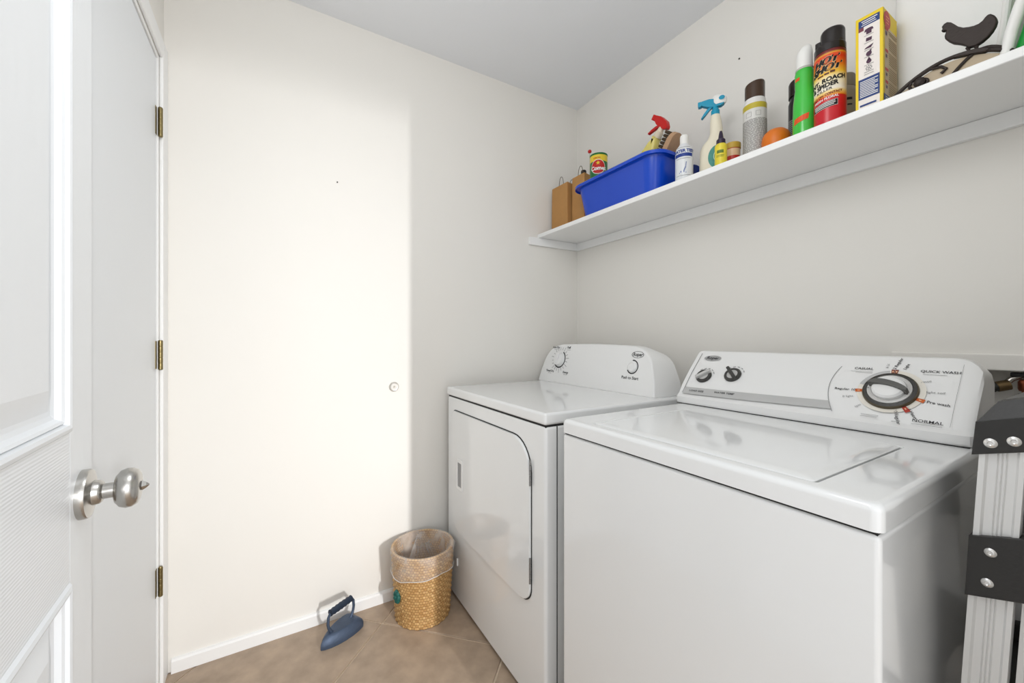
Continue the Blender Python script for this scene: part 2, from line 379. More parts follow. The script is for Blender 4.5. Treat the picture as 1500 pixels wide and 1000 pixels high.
# top panel with the lid opening
o0 = rrect(WX0, WX1, WY0, WY1, .014, 4); li = rrect(.988, 1.480, -.786, -.405, .006, 4)
def inset(pts, d):
    cx_, cy_ = (WX0 + WX1) / 2, (WY0 + WY1) / 2
    return [(x + (d if x < cx_ else -d), y + (d if y < cy_ else -d)) for x, y in pts]
bm = BM()
loft(bm, [[(x, y, .882) for x, y in inset(o0, .004)], [(x, y, .882) for x, y in o0], [(x, y, .908) for x, y in o0], [(x, y, .914) for x, y in inset(o0, .002)], [(x, y, .9175) for x, y in inset(o0, .006)], [(x, y, .9185) for x, y in inset(o0, .012)],
          [(x, y, .9185) for x, y in rrect(.984, 1.484, -.790, -.401, .008, 4)], [(x, y, .9178) for x, y in rrect(.986, 1.482, -.788, -.403, .007, 4)], [(x, y, .916) for x, y in li], [(x, y, .896) for x, y in li]], cap=False)
f_ = [v for v in bm.verts if abs(v.co.z - .896) < 1e-6]
tp = obj('top_panel', bm, ENAMEL, wa, True, True, 40)
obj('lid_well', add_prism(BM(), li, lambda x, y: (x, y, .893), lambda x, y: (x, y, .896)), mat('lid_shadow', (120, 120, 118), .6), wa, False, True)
l1 = rrect(.991, 1.4765, -.7835, -.4075, .005, 4); l2 = rrect(1.008, 1.450, -.764, -.420, .012, 4)
bm = BM(); loft(bm, [[(x, y, .8965) for x, y in l1], [(x, y, .9170) for x, y in l1], [(x, y, .9192) for x, y in [(a + (.003 if a < 1.2 else -.003), b + (.003 if b < -.6 else -.003)) for a, b in l1]], [(x, y, .9222) for x, y in l2]])
obj('lid', bm, ENAMEL, wa, True, True, 40)
# washer console
bw = Vector((0, -.315, .945)); tw = Vector((0, -.192, 1.087)); wh = (tw - bw).normalized(); wn = Vector((0, -wh.z, wh.y))
def wprof(lower=0, back=0, inn=0):
    top = 1.087 - lower
    y_at = lambda z: -.315 + (z - .945) * (.123 / .142)
    pts = [(-.313 + inn, .9203), (-.316 + inn, .928), (-.316 + inn, .942), (-.310 + inn, .9465), (-.303 + inn, .953)]
    for k in range(1, 6): z = .953 + (top - .953) * k / 5 * .97; pts.append((y_at(z) - .004 + .004 * abs(k - 2.5) / 2.5 + inn, z))
    pts += [(y_at(top) + .006 + inn, top + .004), (y_at(top) + .022 + inn, top + .006), (-.125, top - .004), (-.120, .9187)]
    return pts
secs = [(.886, .012, 0, .006), (.888, .004, 0, .002), (.894, 0, 0, 0), (1.515, 0, 0, 0), (1.522, .001, 0, .001), (1.534, .005, 0, .002), (1.545, .014, 0, .004), (1.553, .026, 0, .007), (1.557, .045, 0, .012)]
bm = BM(); loft(bm, [[(x, y, z) for y, z in wprof(lo, bk, i_)] for x, lo, bk, i_ in secs])
wc = obj('console', bm, CONS, wa, True, True, 28)
obj('console_gap', add_box(BM(), .889, 1.553, -.3145, -.13, .9180, .9205), GAPM, wa, False, True)
WO = origin(wa)
WB = Vector((0, -.303 - .0005, .953))
def wface(x, s, o=.0016):
    z = .945 + s * wh.z; y = -.315 + s * wh.y
    k = max(0, min(5, (z - .953) / (.134 * .97) * 5)); y += -.004 + .004 * abs(k - 2.5) / 2.5
    return Vector((x, y, z)) + wn * o - WO
# left end-cap seam
bm = BM(); N = 12
for k in range(N):
    a, b = .012 + k * .17 / N, .012 + (k + 1) * .17 / N
    quad(bm, [wface(.9045, a), wface(.906, a), wface(.906, b), wface(.9045, b)])
obj('end_cap_seam', bm, GAPM, wc, False)
bm = BM()
for k in range(N):
    a, b = .012 + k * .165 / N, .012 + (k + 1) * .165 / N
    quad(bm, [wface(1.5255, a), wface(1.5260, a), wface(1.5260, b), wface(1.5255, b)])
obj('end_cap_seam', bm, INKG, wc, False)
STRIP = mat('console_stripe', (192, 192, 191), .5)
bm = BM(); n = 16
for k in range(n):
    t0, t1 = k / n, (k + 1) / n
    f0 = lambda t: (.907 + (1.306 + .010 - .907) * t, .009 + .006 * t + .006 * t * t, .036 + .005 * t + .004 * t * t)
    (xa, a0, a1), (xb, b0, b1) = f0(t0), f0(t1)
    if k == n - 1: quad(bm, [wface(xa, a0), wface(xb + .004, b0), wface(xb - .004, b1), wface(xa, a1)])
    else: quad(bm, [wface(xa, a0), wface(xb, b0), wface(xb, b1), wface(xa, a1)])
obj('console_stripe', bm, STRIP, wc, False)
bm = BM(); ap = bez((1.312, .156), (1.284, .088), (1.324, .014), 16)
for (xa, sa), (xb, sb) in zip(ap, ap[1:]): quad(bm, [wface(xa, sa), wface(xa + .0014, sa), wface(xb + .0014, sb), wface(xb, sb)])
obj('console_arc', bm, INKG, wc, False)
DARK = mat('knob_dark_grey', (66, 65, 63), .45); SIL = mat('knob_silver', (205, 204, 202), .35, .2)
for x, s, a in ((.954, .086, -.85), (1.046, .100, .75)):
    mtx = knob_mtx(lambda u, v, o: wface(u, v, .0005), x, s, wn, wh)
    kb = obj('selector_knob', add_lathe(BM(), [(.0255, 0), (.0255, .004), (.0235, .007), (.0165, .007)], 32, mtx, cap1=False), DARK, wc)
    obj('knob_face', add_lathe(BM(), [(.0170, .001), (.0165, .0062), (.004, .0064)], 28, mtx), SIL, kb)
    bm = BM(); add_box(bm, -.0052, .0052, -.0235, .0275, .005, .019, .003); bmesh.ops.transform(bm, matrix=mtx @ Matrix.Rotation(a, 4, 'Z'), verts=bm.verts)
    obj('knob_grip', bm, SIL if a < 0 else DARK, kb)
    bm = BM(); f = on_face(wface, x, s, 0, .0016)
    for k in range(5):
        t = PI / 2 + (k - 2) * .42 - .2
        quad(bm, [f(r * math.cos(t) - q * math.sin(t), r * math.sin(t) + q * math.cos(t)) for r, q in ((.032, -.004), (.034, -.004), (.034, .004), (.032, .004))])
    obj('dial_marks', bm, INKG, wc, False)
text('LOAD SIZE', .0095, on_face(wface, .952, .0235, .01, .0020), INK, wc, bold=.0002, xs=1.1); text('WATER TEMP', .0095, on_face(wface, 1.044, .0275, .02, .0020), INK, wc, bold=.0002, xs=1.1)
lf = on_face(wface, .952, .163, 0, .0018)
obj('logo_plate', disc(lf, 0, 0, .030, .0115), mat('logo_grey', (168, 168, 168), .4), wc, False)
text('Roper', .017, on_face(wface, .952, .163, 0, .0022), INK, wc, bold=.0004, shear=.15)
# main dial
DXc, DSc = 1.420, .090
mtx = knob_mtx(lambda u, v, o: wface(u, v, .0005), DXc, DSc, wn, wh)
f = on_face(wface, DXc, DSc, 0, .0018)
dring = obj('dial_ring', ring(f, 0, 0, .046, .0605), mat('dial_cream', (238, 233, 222), .5), wc, False)
obj('dial_ring', ring(on_face(wface, DXc, DSc, 0, .0021), 0, 0, .046, .0605, 1.75, 2.9, 16), mat('dial_grey', (196, 196, 196), .5), wc, False)
ORG = mat('dial_orange', (206, 98, 34), .5); RED = mat('dial_red', (178, 52, 34), .5); BRN = mat('dial_maroon', (130, 66, 52), .5)
for a, m, r1 in ((1.655, BRN, .063), (1.545, BRN, .063), (3.24, ORG, .063), (-.33, ORG, .064), (-.93, RED, .066)):
    obj('dial_mark', ring(on_face(wface, DXc, DSc, 0, .0025), 0, 0, .050, r1, a - .05 if m == BRN else a - .075, a + .05 if m == BRN else a + .075, 4), m, wc, False)
    obj('dial_mark_square', ring(on_face(wface, DXc, DSc, 0, .0028), 0, 0, 0.0545, .059, a - .022, a + .022, 2), mat('dial_cream2', (238, 190, 150), .5), wc, False)
kb = obj('main_dial', add_lathe(BM(), [(.050, 0), (.050, .004), (.0485, .007), (.0475, .007)], 48, mtx, cap1=False), mat('dial_bronze', (92, 84, 68), .3, .6), wc)
obj('dial_skirt', add_lathe(BM(), [(.0478, .003), (.0470, .0065), (.041, .008), (.041, .006)], 48, mtx), DARK, kb)
obj('dial_plate', add_lathe(BM(), [(.0400, .004), (.0395, .010), (.036, .0115), (.032, .0105), (.031, .0085)], 48, mtx), SIL, kb)
obj('dial_cap', add_lathe(BM(), [(.0305, .008), (.0300, .016), (.026, .020), (.015, .0215), (.004, .022)], 40, mtx), CONS, kb)
bm = BM()
gp = [(-.037, .008)] + bez((-.037, .008), (-.030, .019), (-.008, .016), 6)[1:] + bez((-.008, .016), (.022, .010), (.036, -.006), 6)[1:] + [(.034, -.0135)] + bez((.034, -.0135), (.008, .002), (-.018, .003), 6)[1:] + [(-.036, .003)]
add_prism(bm, gp, lambda u, v: mtx @ Vector((u, v, .010)), lambda u, v: mtx @ Vector((u, v, .027)), .0015, 1)
obj('dial_grip', bm, mat('grip_grey', (96, 96, 93), .4), kb)
obj('dial_dot', disc(lambda u, v: mtx @ Vector((u, v, .0119)), -.0365, -.003, .0012, .0012, 10), INK, kb, False)
for t, x, s, z, a, m in (('CASUAL', 1.359, .152, .0092, 0, INK), ('QUICK WASH', 1.493, .153, .0092, 0, INK), ('NORMAL', 1.492, .0180, .0105, 0, INK), ('Regular 10', 1.336, .085, .0090, .02, INK),
                       ('2 Pre wash', 1.498, .068, .0090, -.14, INK), ('14 Heavy', 1.465, .036, .0088, -1.0, INK), ('10 Regular', 1.443, .022, .0088, -1.25, INK), ('12 Regular', 1.419, .170, .0085, 1.35, INK), ('Light', 1.436, .164, .0080, 1.3, INK), ('6 Lt', 1.402, .164, .0075, 1.55, INKG), ('light soil', 1.494, .096, .0080, .02, INKG), ('rinse', 1.475, .124, .0080, .35, INKG), ('8 light', 1.346, .064, .0078, .25, INKG), ('spin', 1.370, .040, .0078, .7, INKG)):
    text(t, z, on_face(wface, x, s, a, .0018), m, wc, bold=.00010 if m == INK else 0, xs=1.1)
strips([(1.335, 1.378, .1425, .1432), (1.345, 1.378, .1390, .1397), (1.466, 1.505, .1440, .1448), (1.468, 1.515, .0085, .0093), (1.380, 1.412, .018, .0188), (1.382, 1.412, .0150, .0158), (1.380, 1.410, .0120, .0128), (1.436, 1.444, .008, .0092)], lambda x, s: wface(x, s, .0018), INKG, wc)
# ================================================================== folded stepladder between washer and doorway wall
ALU = mat('aluminium', (226, 226, 225), .42, .25, bump=.05, bscale=300); BLK = mat('black_plastic', (44, 43, 42), .42, bump=.15, bscale=250)
RIV = mat('rivet', (225, 224, 222), .25, .7)
la = thing('step_ladder', 'folded aluminium stepladder with black plastic cap leaning right of the washer', 'ladder', (1.60, -.42, 0), abs_world=True)
LY0, LY1 = -.620, -.235
sl = .0505                                # rails lean: x per z
rx = lambda z: 1.5675 + sl * z            # outer (left) edge of the front rail
def rail_bm(y0, y1, xo, w, ztop):
    bm = BM(); t = (y1 - y0)
    sg = 1 if y0 < -.4 else -1
    yf = y0 if sg > 0 else y1
    # channel profile in (x, y): flanges and a web with three ribs, swept from the floor up
    pr = [(0, 0), (.006, -.0), (.0085, .003), (.0165, .003), (.0175, .0015), (.0185, .003), (.0205, .003), (.0215, .0015), (.0225, .003), (.0245, .003), (.0255, .0015), (.0265, .003), (w - .0075, .003), (w - .005, 0), (w, 0), (w, .022), (w - .002, .022), (w - .002, .005), (.002, .005), (.002, .022), (0, .022)]
    lo = [(rx(0) + xo + a, yf + sg * b, .015) for a, b in pr]; hi = [(rx(ztop) + xo + a, yf + sg * b, ztop) for a, b in pr]
    return loft(bm, [lo, hi])
for y0, y1 in ((LY0, LY0 + .022), (LY1 - .022, LY1)):
    obj('front_rail', rail_bm(y0, y1, 0, .0415, .985), ALU, la, False, True)
    obj('rear_rail', rail_bm(y0 + .012 if y0 < -.4 else y0, y1 if y0 < -.4 else y1 - .012, .0475, .030, .955), ALU, la, False, True)
tl = .31                                   # tilt of cap and steps: z per x
def tilt_prism(x0, z0, x1, z1, x2, top_in, y0, y1, bev=.002):
    pts = [(x0, z0), (x2, z0 + (x2 - x0) * tl), (x2, z1 + (x2 - x1) * tl), (x1, z1)]
    bm = BM(); add_prism(bm, pts, lambda x, z: (x, y1, z), lambda x, z: (x, y0, z), bev, 2); return bm
cap = obj('top_cap', tilt_prism(1.6095, .968, 1.6135, 1.017, 1.735, 0, LY0 - .004, LY1 + .004), BLK, la, True, True)
bm = BM(); loft(bm, [[(1.6145, LY0 - .003, 1.017), (1.735, LY0 - .003, 1.017 + .1215 * tl), (1.735, LY1 + .003, 1.017 + .1215 * tl), (1.6145, LY1 + .003, 1.017)],
                     [(1.632, LY0 + .013, 1.047), (1.728, LY0 + .013, 1.047 + .096 * tl), (1.728, LY1 - .013, 1.047 + .096 * tl), (1.632, LY1 - .013, 1.047)],
                     [(1.636, LY0 + .02, 1.050), (1.724, LY0 + .02, 1.050 + .088 * tl), (1.724, LY1 - .02, 1.050 + .088 * tl), (1.636, LY1 - .02, 1.050)]])
obj('cap_crown', bm, BLK, cap, False, True)
def rivet(x, z, y, par, r=.0068):
    m = Matrix.Translation((x, y, z)) @ Matrix.Rotation(PI / 2, 4, 'X')
    obj('rivet', add_lathe(BM(), [(r, 0), (r, .0008), (r * .8, .0022), (r * .45, .0030), (r * .3, .0022)], 18, m), RIV, par, True, True)
rivet(1.628, .989, LY0 - .004, cap); rivet(1.649, .996, LY0 - .004, cap)
for zc, in ((.79,), (.52,), (.25,)):
    x0 = rx(zc) - .0035
    st = obj('step_bracket', tilt_prism(x0 - .0005, zc - .028, x0 + .0035, zc + .060, x0 + .066, 0, LY0 - .007, LY0 + .030), BLK, la, True, True)
    obj('step', tilt_prism(x0 + .004, zc - .010, x0 + .006, zc + .030, x0 + .060, 0, LY0 + .031, LY1 - .031), BLK, la, True, True)
    obj('step_bracket', tilt_prism(x0 - .0005, zc - .028, x0 + .0035, zc + .060, x0 + .066, 0, LY1 - .030, LY1 + .007), BLK, la, True, True)
    rivet(x0 + .0245, zc + .045, LY0 - .007, st, .0062); rivet(x0 + .0215, zc + .001, LY0 - .007, st, .0062)
for y in (LY0 - .002, LY1 - .024): obj('rubber_foot', add_box(BM(), rx(0) - .003, rx(0) + .046, y, y + .026, 0, .022, .003), BLK, la, True, True)
# ================================================================== tap recess behind the washer
struct('trim_5', add_box(BM(), 1.352, 1.778, -.010, -.0005, OZ1 - .002, 1.100, .003), WALL)
hv = thing('washer_tap', 'copper washer tap with a black hose in the wall recess behind the console', 'tap', (1.575, .03, .842), abs_world=True)
COP = mat('copper', (150, 84, 58), .35, .9, var=.2); CHR = mat('dull_chrome', (190, 186, 180), .25, .9)
obj('pipe', add_lathe(BM(), [(.008, .84), (.008, 1.020)], 16, Matrix.Translation((1.583, .03, 0))), COP, hv, True, True)
obj('pipe_nut', add_lathe(BM(), [(.012, .985), (.014, .987), (.014, 1.004), (.012, 1.006)], 6, Matrix.Translation((1.583, .03, 0))), CHR, hv, False, True)
obj('valve_body', add_lathe(BM(), [(.012, 1.012), (.014, 1.018), (.014, 1.034), (.010, 1.040)], 16, Matrix.Translation((1.583, .03, 0))), COP, hv, True, True)
obj('elbow', add_tube(BM(), [(1.583, .03, 1.030)] + [(1.583 - .03 * math.sin(a), .03 - .012 * math.sin(a), 1.022 + .026 * math.cos(a)) for a in (0, .4, .8, 1.2, 1.57)], .0065, 12), CHR, hv, True, True)
obj('valve_handle', add_box(BM(), 1.560, 1.612, .012, .040, 1.046, 1.056, .002), mat('valve_black', (30, 28, 27), .4), hv, False, True)
obj('hose', add_tube(BM(), [(1.552, .015, 1.024), (1.535, .005, 1.018), (1.520, -.004, 1.005), (1.505, -.014, .985), (1.492, -.030, .955), (1.485, -.05, .90), (1.483, -.062, .84)], .011, 14), mat('hose_black', (40, 40, 38), .55), hv, True, True)
obj('hose_coupling', add_tube(BM(), [(1.558, .018, 1.026), (1.540, .008, 1.020)], .0125, 14), mat('brass', (120, 100, 70), .4, .8), hv, True, True)
# ================================================================== wall bumper
wb = thing('door_stop', 'small round metal door bumper on the bright far wall', 'door stop', (0, -1.039, .925))
mb = Matrix.Rotation(PI / 2, 4, 'Y')
obj('plate', add_lathe(BM(), [(.0215, 0.0002), (.0215, .002), (.019, .006), (.0165, .0075), (.0135, .007)], 32, mb), mat('bumper_rim', (205, 202, 196), .3, .6), wb)
obj('rubber_pad', add_lathe(BM(), [(.0132, .003), (.0130, .0062), (.009, .007), (.0075, .0045), (.006, .0045), (.005, .0075), (.0015, .008)], 28, mb), mat('bumper_pad', (196, 192, 182), .6), wb)
# ================================================================== wicker bin
bn = thing('waste_basket', 'woven wicker waste basket with a clear plastic liner beside the dryer', 'basket', (.148, -.958, 0))
def wicker():
    m = bpy.data.materials.new('wicker'); m.use_nodes = True; nt = m.node_tree; b = nt.nodes['Principled BSDF']; b.inputs['Roughness'].default_value = .6
    tc = nt.nodes.new('ShaderNodeTexCoord'); sp = nt.nodes.new('ShaderNodeSeparateXYZ'); at = nt.nodes.new('ShaderNodeMath'); at.operation = 'ARCTAN2'
    mu = nt.nodes.new('ShaderNodeMath'); mu.operation = 'MULTIPLY'; mu.inputs[1].default_value = .118; cb = nt.nodes.new('ShaderNodeCombineXYZ')
    nt.links.new(tc.outputs['Object'], sp.inputs[0]); nt.links.new(sp.outputs['Y'], at.inputs[0]); nt.links.new(sp.outputs['X'], at.inputs[1]); nt.links.new(at.outputs[0], mu.inputs[0])
    nt.links.new(mu.outputs[0], cb.inputs['X']); nt.links.new(sp.outputs['Z'], cb.inputs['Y'])
    bk_ = nt.nodes.new('ShaderNodeTexBrick'); bk_.offset = .5; bk_.inputs['Scale'].default_value = 1; bk_.inputs['Brick Width'].default_value = 2 * PI * .118 / 66; bk_.inputs['Row Height'].default_value = .278 / 27
    bk_.inputs['Mortar Size'].default_value = .0011; bk_.inputs['Mortar Smooth'].default_value = .6; bk_.inputs['Color1'].default_value = srgb(224, 184, 124); bk_.inputs['Color2'].default_value = srgb(204, 158, 98); bk_.inputs['Mortar'].default_value = srgb(146, 98, 50)
    n = nt.nodes.new('ShaderNodeTexNoise'); n.inputs['Scale'].default_value = 30; mx = nt.nodes.new('ShaderNodeMix'); mx.data_type = 'RGBA'; mx.blend_type = 'MULTIPLY'; mx.inputs[0].default_value = .22
    nt.links.new(tc.outputs['Object'], n.inputs['Vector']); nt.links.new(cb.outputs[0], bk_.inputs['Vector']); nt.links.new(bk_.outputs['Color'], mx.inputs[6]); nt.links.new(n.outputs['Fac'], mx.inputs[7]); nt.links.new(mx.outputs[2], b.inputs['Base Color']); return m
WK = wicker()
BH, R0, R1 = .278, .1100, .1255
def brad(z): return R0 + (R1 - R0) * z / BH
bm = BM(); NS, NR = 120, 27; rows = []
for j in range(NR * 2 + 1):
    z = BH * j / (NR * 2); row = []
    for i in range(NS):
        a = 2 * PI * i / NS
        wv = math.cos(PI * i / 2.5 + (PI if (j // 2) % 2 else 0)) * .0020 + (.0016 if j % 2 else -.0016)
        r = brad(z) + wv; row.append(bm.verts.new((r * math.cos(a), r * math.sin(a), z)))
    rows.append(row)
for A, B in zip(rows, rows[1:]):
    for i in range(NS): bm.faces.new((A[i], A[(i + 1) % NS], B[(i + 1) % NS], B[i]))
inner = []
for j in range(0, NR * 2 + 1, 2):
    z = max(.008, BH * j / (NR * 2)); row = []
    for i in range(NS):
        a = 2 * PI * i / NS; r = brad(z) - .007 + math.cos(PI * i / 2.5 + (PI if (j // 2) % 2 else 0)) * .0012
        row.append(bm.verts.new((r * math.cos(a), r * math.sin(a), z)))
    inner.append(row)
for A, B in zip(inner, inner[1:]):
    for i in range(NS): bm.faces.new((A[(i + 1) % NS], A[i], B[i], B[(i + 1) % NS]))
for i in range(NS): bm.faces.new((rows[-1][i], rows[-1][(i + 1) % NS], inner[-1][(i + 1) % NS], inner[-1][i]))
bm.faces.new(inner[0]); bm.faces.new(rows[0][::-1])
obj('woven_body', bm, WK, bn, True, ang=80)
bm = BM(); add_tube(bm, [((R1 - .003) * math.cos(2 * PI * k / 64), (R1 - .003) * math.sin(2 * PI * k / 64), BH + .001) for k in range(65)], .0055, 10, False); obj('rim', bm, WK, bn)
def film():
    m = bpy.data.materials.new('clear_film'); m.use_nodes = True; nt = m.node_tree; b = nt.nodes['Principled BSDF']
    b.inputs['Base Color'].default_value = (.9, .9, .9, 1); b.inputs['Roughness'].default_value = .12
    tr = nt.nodes.new('ShaderNodeBsdfTransparent'); mx = nt.nodes.new('ShaderNodeMixShader')
    tc = nt.nodes.new('ShaderNodeTexCoord'); n = nt.nodes.new('ShaderNodeTexNoise'); n.inputs['Scale'].default_value = 14; n.inputs['Detail'].default_value = 3
    mr = nt.nodes.new('ShaderNodeMapRange'); mr.inputs['From Min'].default_value = .3; mr.inputs['From Max'].default_value = .75; mr.inputs['To Min'].default_value = .08; mr.inputs['To Max'].default_value = .45
    nt.links.new(tc.outputs['Object'], n.inputs['Vector']); nt.links.new(n.outputs[0], mr.inputs['Value']); nt.links.new(mr.outputs[0], mx.inputs[0])
    nt.links.new(tr.outputs[0], mx.inputs[1]); nt.links.new(b.outputs[0], mx.inputs[2]); nt.links.new(mx.outputs[0], nt.nodes['Material Output'].inputs['Surface'])
    return m
bm = BM(); n = 96; prof = [(0.0055, -.080), (.0050, -.05), (.0055, -.02), (.005, .003), (-.002, .008), (-.010, .004), (-.013, -.03), (-.016, -.08), (-.02, -.14), (-.03, -.2), (-.05, -.25)]
R = []
for k, (dr_, dz) in enumerate(prof):
    row = []
    for i in range(n):
        a = 2 * PI * i / n; wob = .0016 * math.sin(9 * a + k) + .0012 * math.sin(17 * a + 2.1 * k)
        if k >= 5: wob = -abs(.004 * math.sin(7 * a + .5 * k)) - abs(.004 * math.sin(3 * a)) * (k - 4) / 3
        z = BH + dz + (.008 * math.sin(2 * a + 1) + .003 * math.sin(7 * a) if k == 0 else 0)
        r = brad(max(0, min(BH, z))) + dr_ + (max(0, wob) if k < 4 else wob)
        row.append((r * math.cos(a), r * math.sin(a), z))
    R.append(row)
loft(bm, R, cap=False); lin = obj('plastic_liner', bm, film(), bn, True, ang=80); lin['label'] = 'clear plastic liner folded over the rim'
hem = [Vector(p) + Vector((p[0], p[1], 0)).normalized() * .0008 for p in R[0]]; obj('liner_hem', add_tube(BM(), hem + [hem[0]], .0011, 6, False), mat('film_edge', (226, 226, 224), .25), lin)
# gathered film standing up inside
bm = BM()
rws = []
for k in range(6):
    row = []
    for i in range(25):
        u = (i / 24 - .5); w_ = (.020 + .070 * k / 5)
        row.append((-.085 + .05 * k / 5 * .6 + .010 * math.sin(i * 1.9) * (.4 + k / 5), .02 + u * w_ * 1.6, BH + .010 - .022 * k))
    rws.append([bm.verts.new(p) for p in row])
for A, B in zip(rws, rws[1:]):
    for i in range(24): bm.faces.new((A[i], A[i + 1], B[i + 1], B[i]))
obj('gathered_film', bm, film(), bn, True, ang=80)
# flower ornament on the side
GRN = mat('ornament_green', (24, 92, 84), .5, var=.3, vscale=60)
bm = BM(); a0 = math.radians(-74)
fo = Vector((math.cos(a0), math.sin(a0), 0)); si = Vector((-math.sin(a0), math.cos(a0), 0)); oc = fo * (brad(.12) + .004) + Vector((0, 0, .118))
for k in range(7):
    t = 2 * PI * k / 7; c = oc + (si * math.cos(t) + Vector((0, 0, 1.3)) * math.sin(t)) * .012
    bmesh.ops.create_uvsphere(bm, u_segments=10, v_segments=6, radius=.009, matrix=Matrix.Translation(c) @ Matrix.Diagonal((1, 1, 1.3, 1)))
bmesh.ops.create_uvsphere(bm, u_segments=10, v_segments=6, radius=.009, matrix=Matrix.Translation(oc + fo * .004))
orn = obj('flower_ornament', bm, GRN, bn); orn['label'] = 'dark green flower ornament'
# ================================================================== flat iron
ir = thing('flat_iron', 'antique dark blue-grey cast flat iron on the floor by the baseboard', 'iron', (.1175, -1.272, 0), math.radians(-58))
IRON = mat('cast_iron', (74, 88, 110), .48, .35, bump=.5, bscale=160, var=.25, vscale=30)
def sole(sc, z, L=1.0):
    half = [(.086, 0), (.078, .010), (.060, .022), (.036, .033), (.008, .041), (-.024, .045), (-.056, .045), (-.074, .041), (-.082, .033), (-.084, .018)]
    pts = half + [(x, -y) for x, y in half[:0:-1]]
    return [(x * L * sc if x < .05 or True else x, y * sc, z) for x, y in pts]
bm = BM(); loft(bm, [sole(.97, 0), sole(1, .003), sole(1, .014), sole(.985, .018), sole(.93, .028), sole(.80, .038), sole(.70, .042), sole(.62, .043)])
bd = obj('body', bm, IRON, ir, True, ang=40)
for x, sgn in ((.040, 1), (-.048, -1)):
    obj('handle_post', add_tube(BM(), [(x, 0, .038), (x + sgn * .004, 0, .046), (x + sgn * .012, 0, .062), (x + sgn * .015, 0, .078), (x + sgn * .013, 0, .100), (x + sgn * .006, 0, .111), (x - sgn * .006, 0, .114)], [.010, .0062, .0052, .0052, .0052, .0052, .0052], 10), IRON, ir)
bm = BM(); pf = []
for k in range(13): pf.append((.0112 + .0010 * math.cos(k * PI) + .0012 * math.sin(PI * k / 12), -.050 + .095 * k / 12))
add_lathe(bm, [(.006, -.052)] + pf + [(.006, .047)], 20, Matrix.Translation((0, 0, .114)) @ Matrix.Rotation(PI / 2, 4, 'Y'))
obj('grip', bm, mat('iron_grip', (40, 52, 70), .5, .2, bump=.3, bscale=200), ir)
# ================================================================== things on the shelf
T = ST + .0003
def cyl_fn(r, ang=0, o=.0005):          # wraps print round a cylinder of radius r; ang=0 faces -y
    return lambda u, v: Vector(((r + o) * math.sin(u / r + ang), -(r + o) * math.cos(u / r + ang), v))
def wrap_at(r, u0, v0, ang=0, o=.0005, tilt=0):
    f = cyl_fn(r, ang, o); return lambda u, v: f(u0 + u, v0 + v + tilt * u)
def wtext(s, size, r, u, v, m, par, o=.0006, **k): return text(s, size, wrap_at(r, u, v, 0, o), m, par, **k)
WHT = mat('print_white', (240, 240, 236), .5); WPL = mat('white_plastic', (238, 237, 233), .35); YEL = mat('print_yellow', (236, 204, 40), .45); BLU = mat('print_blue', (34, 60, 140), .45); BLKP = mat('print_black', (22, 20, 20), .5); REDP = mat('print_red', (196, 32, 28), .45)
# --- paper bags
KR = mat('kraft_paper', (188, 140, 84), .8, bump=.25, bscale=120, var=.08, vscale=25); CORD = mat('paper_cord', (92, 78, 62), .8)
def paper_bag(label, loc, w, d, h, rz, hx):
    b = thing('paper_bag', label, 'bag', loc, rz, 'kraft paper bags on the shelf')
    bm = BM(); x, y = w / 2, d / 2
    lo = [(-x, -y), (x, -y), (x, 0), (x, y), (-x, y), (-x, 0)]
    def rg(z, p, k): return [(a * k if b_ else a * k, b_ * k, z) if b_ else ((abs(a) - p) * (1 if a > 0 else -1), 0, z) for a, b_ in lo]
    o = [rg(0, 0, 1), rg(h * .35, .002, 1), rg(h * .75, .008, .985), rg(h, .012, .97)]
    i = [rg(h, .013, .955), rg(h * .75, .010, .97), rg(.004, .002, .985)]
    loft(bm, o + i); obj('bag_body', bm, KR, b, False)
    for s in (-1, 1):
        pts = [(hx - .018 + .036 * (1 - math.cos(t)) / 2, s * y * .93, h - .012 + (.012 + .042) * math.sin(t) ** .8) for t in [PI * k / 14 for k in range(15)]]
        obj('cord_handle', add_tube(BM(), pts, .0014, 7), CORD, b)
paper_bag('shorter brown kraft paper bag at the far left end of the shelf', (.088, -.158, T), .134, .075, .250, 0, .012)
paper_bag('taller brown kraft paper bag squeezed between the blue tub and the smaller bag', (.2105, -.130, T), .095, .085, .266, 0, .015)
# --- blue tub
BP = mat('blue_plastic', (4, 70, 196), .22, coat=.2)
tb = thing('plastic_tub', 'bright blue plastic tub of cleaning supplies at the left of the shelf', 'tub', (.52, -.150, T))
def tr(hx, hy, z, r): return [(a, b, z) for a, b in rrect(-hx, hx, -hy, hy, r, 8)]
bm = BM()
loft(bm, [tr(.205, .080, 0, .05), tr(.212, .086, .006, .055), tr(.236, .108, .145, .065), tr(.238, .110, .150, .066), tr(.250, .121, .152, .07), tr(.252, .123, .150, .07), tr(.253, .124, .146, .07), tr(.2545, .1255, .146, .07), tr(.2545, .1255, .158, .07), tr(.250, .121, .162, .07), tr(.237, .109, .161, .064), tr(.233, .105, .150, .062), tr(.209, .083, .009, .052), tr(.200, .076, .006, .05)])
obj('tub_body', bm, BP, tb, True, ang=40)
